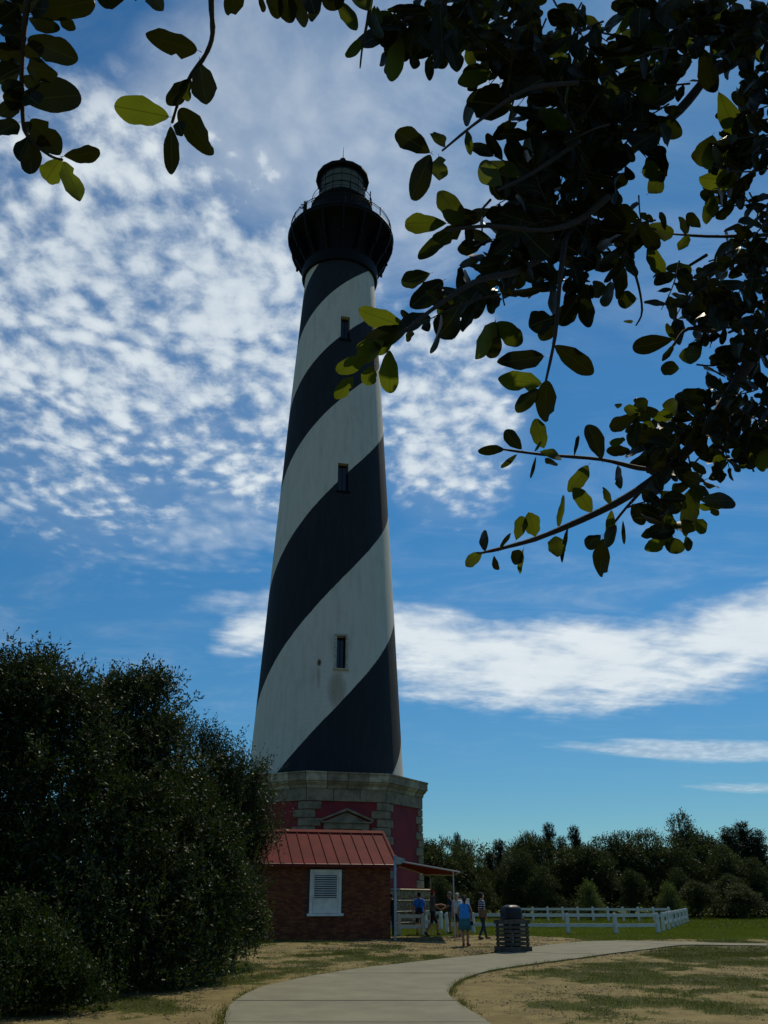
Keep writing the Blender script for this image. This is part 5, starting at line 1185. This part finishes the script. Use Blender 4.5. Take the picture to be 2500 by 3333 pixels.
# leaves read one by one
HL = [((82, 100), (30, 60), 62, 0), ((78, 180), (140, 150), 58, 0), ((74, 300), (130, 345), 72, 0), ((74, 330), (15, 320), 70, 0), ((88, 20), (150, 30), 66, 0), ((80, 80), (10, 40), 70, 0), ((74, 230), (25, 215), 60, 0), ((80, 400), (125, 440), 56, 0), ((100, -30), (60, 40), 70, 0), ((60, 20), (-10, 70), 76, 0), ((70, 130), (20, 140), 66, 0), ((95, 445), (60, 520), 50, 0), ((120, 470), (180, 440), 46, 0), ((641, 163), (476, 112), 87, 0), ((650, 200), (674, 340), 80, 0), ((622, 262), (546, 338), 60, 0), ((550, 380), (371, 345), 95, 0), ((585, 355), (696, 502), 88, 0), ((556, 412), (559, 560), 58, 0), ((578, 395), (592, 430), 45, 0), ((600, 285), (622, 318), 50, 0),
 ((110, 45), (285, 0), 80, 0), ((95, 60), (186, 100), 58, 0), ((195, 62), (247, 97), 42, 0), ((92, 128), (248, 192), 90, 0), ((85, 222), (167, 232), 72, 0), ((80, 330), (262, 300), 128, 0), ((58, 400), (-25, 445), 72, 0), ((65, 330), (0, 372), 60, 0), ((100, 388), (196, 505), 88, 0), ((93, 436), (106, 568), 86, 0), ((208, 508), (326, 492), 62, 0), ((200, 515), (150, 588), 74, 0), ((205, 525), (262, 658), 52, 0),
 ((75, 60), (-20, 20), 80, 0), ((80, 120), (0, 110), 70, 0), ((75, 160), (-10, 190), 80, 0), ((70, 220), (-10, 260), 75, 0), ((75, 280), (10, 300), 65, 0), ((90, 10), (20, -60), 80, 0), ((70, 250), (130, 280), 55, 0), ((85, -20), (180, -50), 80, 0), ((60, 90), (30, 160), 60, 0),
 ((480, -40), (532, 34), 62, 0), ((790, -40), (735, 45), 62, 0), ((840, -30), (858, 40), 20, 0), ((880, -60), (905, 62), 55, 0), ((925, -50), (950, 75), 70, 0), ((960, -40), (985, 95), 62, 0), ((1000, -40), (1025, 40), 70, 0), ((1035, -30), (1015, 60), 50, 0), ((1070, -60), (1090, 35), 80, 0), ((1100, 5), (1162, 98), 48, 0), ((1155, -30), (1190, 20), 60, 0), ((1205, 45), (1245, 60), 60, 0),
 ((1182, 135), (1140, 168), 44, 0), ((1260, 30), (1370, 28), 34, 0), ((1360, -10), (1365, 35), 36, 0), ((1205, 60), (1250, 110), 55, 0), ((1290, 55), (1215, 130), 62, 0), ((1300, 60), (1240, 148), 60, 0), ((1320, 70), (1270, 200), 72, 0), ((1310, 120), (1268, 260), 78, 0), ((1335, 80), (1365, 168), 72, 0), ((1340, 60), (1400, 160), 48, 0), ((1290, 60), (1225, 60), 50, 0), ((1400, 50), (1480, 80), 45, 0), ((1450, 40), (1490, 165), 52, 0), ((1300, 80), (1280, 45), 22, 0),
 ((1400, 497), (1288, 430), 76, 0), ((1400, 505), (1348, 627), 80, 0), ((1428, 508), (1430, 590), 52, 0), ((1450, 480), (1418, 430), 38, 1), ((1520, 425), (1530, 500), 34, 1), ((1605, 240), (1490, 272), 58, 0), ((1665, 345), (1518, 328), 96, 0), ((1725, 440), (1625, 436), 42, 0), ((1700, 572), (1572, 515), 68, 0), ((1635, 605), (1555, 540), 72, 0), ((1505, 728), (1425, 612), 76, 0), ((1453, 727), (1318, 728), 64, 0), ((1468, 755), (1363, 840), 50, 0),
 ((1400, 890), (1307, 925), 62, 0), ((1440, 915), (1335, 1000), 74, 0), ((1470, 950), (1430, 1030), 48, 0), ((1330, 1068), (1165, 1010), 68, 0), ((1322, 1071), (1172, 1125), 74, 0), ((1205, 1160), (1095, 1212), 62, 0), ((1148, 1228), (1092, 1298), 46, 0), ((1268, 1140), (1270, 1280), 70, 0), ((1210, 1190), (1195, 1256), 56, 1), ((1250, 1110), (1165, 1165), 62, 0), ((1290, 1080), (1215, 1150), 55, 0), ((1240, 1130), (1150, 1130), 50, 0), ((1345, 1045), (1302, 1013), 24, 0), ((1335, 1075), (1332, 1112), 24, 0), ((1372, 1070), (1400, 1048), 44, 0),
 ((1612, 1047), (1545, 1170), 60, 0), ((1612, 1045), (1600, 1174), 58, 0), ((1618, 1050), (1705, 1128), 64, 0), ((1888, 955), (1822, 1060), 64, 0), ((1898, 925), (1920, 1066), 60, 0), ((1800, 1035), (1722, 1065), 84, 0), ((1815, 1020), (1760, 1110), 60, 0), ((1772, 1160), (1632, 1182), 64, 0), ((1806, 1125), (1932, 1214), 70, 0), ((1763, 1248), (1620, 1232), 66, 0), ((1752, 1268), (1683, 1338), 54, 0), ((1780, 1238), (1775, 1374), 72, 0), ((1920, 960), (1965, 925), 60, 0), ((2072, 972), (2015, 975), 60, 0),
 ((1640, 1463), (1570, 1465), 38, 0), ((1698, 1462), (1640, 1402), 44, 0), ((1683, 1478), (1632, 1525), 24, 0), ((1770, 1458), (1738, 1362), 52, 0), ((1755, 1470), (1838, 1486), 40, 0), ((1775, 1490), (1812, 1525), 32, 1), ((1868, 1488), (1884, 1412), 14, 1), ((1745, 1485), (1728, 1558), 14, 0), ((1740, 1470), (1765, 1435), 12, 1), ((1958, 1495), (1913, 1382), 62, 0), ((1915, 1515), (1857, 1602), 46, 0), ((1866, 1588), (1928, 1664), 52, 0),
 ((1566, 1800), (1508, 1844), 42, 0), ((1580, 1795), (1570, 1728), 42, 0), ((1608, 1808), (1618, 1855), 24, 0), ((1625, 1792), (1662, 1735), 12, 1), ((1680, 1758), (1702, 1680), 46, 0), ((1742, 1748), (1720, 1668), 56, 0), ((1692, 1790), (1672, 1838), 50, 0), ((1705, 1785), (1690, 1870), 18, 0), ((1806, 1745), (1815, 1814), 58, 0), ((1850, 1720), (1830, 1832), 20, 0), ((1818, 1712), (1832, 1612), 24, 0), ((1985, 1640), (1962, 1585), 30, 0), ((1990, 1660), (1985, 1740), 40, 1), ((1962, 1752), (1953, 1876), 58, 0), ((1955, 1742), (1908, 1780), 46, 0), ((2028, 1695), (2032, 1772), 14, 0), ((2005, 1710), (1970, 1770), 52, 0), ((2058, 1640), (2095, 1714), 46, 0), ((2020, 1590), (2010, 1520), 34, 0), ((2100, 1610), (2125, 1640), 30, 0),
 ((2200, 1720), (2135, 1660), 56, 0), ((2195, 1725), (2105, 1742), 62, 0), ((2190, 1745), (2100, 1790), 48, 0), ((2190, 1750), (2215, 1800), 60, 0), ((2150, 1720), (2085, 1745), 34, 0), ((2225, 1690), (2230, 1740), 70, 0), ((2232, 1745), (2248, 1792), 36, 0), ((2260, 1690), (2294, 1725), 44, 0), ((2170, 1760), (2180, 1798), 20, 0), ((2275, 1625), (2395, 1630), 56, 0), ((2270, 1645), (2355, 1660), 34, 0), ((2310, 1640), (2340, 1685), 22, 1), ((2235, 1655), (2145, 1600), 54, 0), ((2260, 1580), (2230, 1735), 70, 0),
 ((2190, 1105), (2058, 1130), 62, 0), ((2195, 1110), (2172, 1060), 26, 1), ((2195, 1120), (2156, 1176), 20, 1), ((2060, 1045), (2035, 1048), 16, 0), ((2320, 440), (2292, 545), 96, 0), ((2390, 450), (2300, 540), 92, 0), ((2400, 590), (2275, 575), 82, 0), ((2400, 610), (2330, 550), 70, 0), ((2190, 762), (2110, 745), 58, 0), ((2165, 750), (2150, 690), 24, 0), ((2240, 760), (2215, 712), 34, 0), ((2245, 765), (2210, 815), 34, 0), ((2280, 740), (2235, 702), 34, 0), ((2110, 790), (2155, 895), 48, 0), ((2090, 560), (2150, 545), 60, 0), ((2110, 630), (2160, 570), 66, 0), ((2330, 640), (2300, 730), 48, 0), ((2250, 880), (2170, 880), 52, 0),
 ((2100, 390), (2220, 440), 66, 0), ((2270, 190), (2260, 150), 40, 0), ((2340, 300), (2400, 435), 62, 0), ((2290, 160), (2330, 300), 70, 0), ((2080, 1345), (1985, 1395), 48, 0), ((2085, 1350), (2030, 1330), 40, 0), ((2100, 1340), (2075, 1295), 44, 0), ((2140, 1345), (2085, 1345), 40, 0), ((2190, 1360), (2125, 1345), 50, 0), ((2200, 1355), (2175, 1300), 48, 0), ((2230, 1360), (2215, 1295), 42, 0), ((2110, 1385), (2060, 1395), 30, 0), ((2075, 1360), (2060, 1455), 38, 0), ((1985, 1440), (2040, 1440), 40, 1), ((2190, 1440), (2130, 1510), 34, 1), ((2010, 1330), (2015, 1310), 26, 0), ((2100, 1350), (2120, 1390), 34, 0),
 ((2460, 1430), (2415, 1525), 56, 0), ((2500, 1460), (2478, 1535), 64, 0), ((2420, 1440), (2400, 1500), 60, 0), ((2340, 1470), (2350, 1530), 50, 0), ((2330, 1500), (2345, 1575), 34, 0), ((2450, 1380), (2490, 1440), 50, 0), ((2210, 1200), (2150, 1195), 56, 0), ((2280, 1150), (2210, 1160), 60, 0)]
BRIGHT = {((1330, 1068), (1165, 1010)), ((1205, 1160), (1095, 1212)), ((1148, 1228), (1092, 1298)), ((1268, 1140), (1270, 1280)), ((1210, 1190), (1195, 1256)), ((1250, 1110), (1165, 1165)), ((550, 380), (371, 345)), ((200, 515), (150, 588)), ((205, 525), (262, 658)),
 ((1310, 120), (1268, 260)), ((1428, 508), (1430, 590)), ((1700, 572), (1572, 515)), ((1635, 605), (1555, 540)), ((2390, 450), (2300, 540)), ((2400, 590), (2275, 575)), ((2500, 1460), (2478, 1535)), ((2200, 1355), (2175, 1300)), ((2235, 1655), (2145, 1600)), ((1612, 1047), (1545, 1170)), ((1763, 1248), (1620, 1232))}
for b_, t_, w, sh in HL:
    y = b_[1]; d0 = 1.12 if b_[0] < 1100 else 1.15+min(max((b_[0]-1150)/1250, 0), 1)*.75
    ln = math.hypot(t_[0]-b_[0], t_[1]-b_[1]); L_ = ln*d0/F
    if L_ < .035 and w > 30: d0 *= 1.0
    add_leaf(b_, t_, w, d0, pr=2, roll=random.uniform(-22, 22), shape=9+random.randrange(9) if (b_, t_) in BRIGHT else (18+random.randrange(9) if b_[0] < 450 or (b_[0] < 1100 and b_[1] < 60) or ln > 105 and random.random() < .6 else None))
# the dense part of the crown
BL = [(1250, 45, 420, 62, 70), (1060, 40, 120, 60, 26), (1450, 110, 200, 105, 95), (1170, 190, 105, 80, 34), (1330, 230, 120, 105, 62), (1130, 475, 105, 50, 34), (1225, 400, 115, 95, 48), (1300, 500, 90, 85, 44), (1290, 330, 80, 90, 34),
      (1180, 580, 120, 45, 30), (1060, 600, 60, 40, 12), (1000, 650, 50, 25, 7), (1632, 230, 45, 230, 66), (1610, 470, 60, 120, 46), (1570, 640, 70, 100, 44), (1500, 620, 55, 50, 18), (1600, 800, 55, 110, 46), (1560, 920, 85, 85, 48), (1480, 930, 75, 55, 30), (1430, 980, 55, 55, 18), (1520, 1030, 40, 40, 10), (1430, 1080, 50, 25, 8), (1630, 900, 30, 90, 22), (1645, 620, 20, 160, 30), (1600, 330, 60, 90, 24), (1590, 110, 70, 110, 30), (1200, 100, 160, 50, 24)]
spray = []
HO = [(1482, 360, 42, 80), (1560, 200, 20, 26), (1470, 470, 42, 60), (1365, 710, 60, 60), (1505, 545, 30, 28)]
rnd = random.Random(21)
def in_hole(x, y, m_=20): return any(((x-h[0])/(h[2]+m_))**2+((y-h[1])/(h[3]+m_))**2 < 1 for h in HO)
for cx_, cy_, rx, ry, n in BL:
    for _ in range(max(2, int(n*(.28 if cx_ > 1420 else .36)))):
        for _t in range(20):
            a = rnd.uniform(0, 6.283); q_ = math.sqrt(rnd.random()); x = cx_+rx*q_*math.cos(a); y = cy_+ry*q_*math.sin(a)
            if not in_hole(x, y, 34): break
        else: continue
        X, Y = x*1.507, y*1.507; far_ = min(max((X-1300)/1100, 0), 1); d0 = rnd.uniform(1.12, 1.55)+far_*.60+rnd.choice((0, 0, .3))
        th_ = rnd.gauss(2.5, .75) if rnd.random() < .7 else rnd.uniform(0, 6.283); nl = rnd.randint(4, 7); Lr = rnd.uniform(.048, .070)*(1-.18*far_); Lp = Lr*F/d0; gap_ = Lp*rnd.uniform(.26, .40)
        bend = rnd.uniform(-.12, .12); px_, py_ = X-math.cos(th_)*gap_*nl*.5, Y-math.sin(th_)*gap_*nl*.5; pts = [(px_, py_, d0)]; sg = rnd.choice((-1, 1)); dd = rnd.uniform(-.02, .02)
        for k in range(nl):
            th_ += bend; px_ += math.cos(th_)*gap_; py_ += math.sin(th_)*gap_; pts.append((px_, py_, d0*(1+dd*(k+1)))); sg = -sg
            la = th_+sg*rnd.uniform(.5, 1.25) if k < nl-1 else th_+rnd.uniform(-.2, .2); lp = Lp*rnd.uniform(.62, 1.12)
            t_ = (px_+math.cos(la)*lp, py_+math.sin(la)*lp)
            if in_hole(t_[0]/1.507, t_[1]/1.507, 4): continue
            add_leaf((px_, py_), t_, lp*rnd.uniform(.40, .60), pts[-1][2], tilt=rnd.uniform(-.03, .03), pr=1 if rnd.random() < .3 else 0, roll=rnd.gauss(0, 38))
        spray.append(pts)
# unseen leaves of the same crown, added above and right to block the sun
for _ in range(1500):
    q_ = Vector((rnd.gauss(0, 1.6), rnd.gauss(.3, 1.5), rnd.uniform(4.2, 8.0))); ax = Vector((rnd.gauss(0, 1), rnd.gauss(0, 1), rnd.gauss(0, .6))).normalized(); s2 = ax.orthogonal().normalized(); n2 = ax.cross(s2); L_ = rnd.uniform(.07, .11)
    leafs.append((Matrix(((ax.x*L_, s2.x*L_*.5, n2.x*L_, q_.x), (ax.y*L_, s2.y*L_*.5, n2.y*L_, q_.y), (ax.z*L_, s2.z*L_*.5, n2.z*L_, q_.z), (0, 0, 0, 1))), rnd.randrange(9), -1))
for _ in range(1000):  # unseen leaves just outside the view, added to shade the visible ones
    X, Y = (rnd.uniform(300, 3600), rnd.uniform(-1500, -40)) if rnd.random() < .7 else (rnd.uniform(2540, 3600), rnd.uniform(-200, 1700))
    d0 = rnd.uniform(1.4, 2.8); Lp = rnd.uniform(.05, .07)*F/d0; th_ = rnd.uniform(0, 6.283)
    add_leaf((X, Y), (X+math.cos(th_)*Lp, Y+math.sin(th_)*Lp), Lp*.5, d0, pr=-1, roll=rnd.uniform(-60, 60))
sm_ = MB()
for pts in spray: sm_.tube([at_d(x, y, d)-OO for x, y, d in pts], [.0022-.0014*i/(len(pts)-1) for i in range(len(pts))], 4, False)
tag(sm_.build('twiglets', M['twig'], OT), kind='stuff')
leafs.sort(key=lambda q_: -q_[2])
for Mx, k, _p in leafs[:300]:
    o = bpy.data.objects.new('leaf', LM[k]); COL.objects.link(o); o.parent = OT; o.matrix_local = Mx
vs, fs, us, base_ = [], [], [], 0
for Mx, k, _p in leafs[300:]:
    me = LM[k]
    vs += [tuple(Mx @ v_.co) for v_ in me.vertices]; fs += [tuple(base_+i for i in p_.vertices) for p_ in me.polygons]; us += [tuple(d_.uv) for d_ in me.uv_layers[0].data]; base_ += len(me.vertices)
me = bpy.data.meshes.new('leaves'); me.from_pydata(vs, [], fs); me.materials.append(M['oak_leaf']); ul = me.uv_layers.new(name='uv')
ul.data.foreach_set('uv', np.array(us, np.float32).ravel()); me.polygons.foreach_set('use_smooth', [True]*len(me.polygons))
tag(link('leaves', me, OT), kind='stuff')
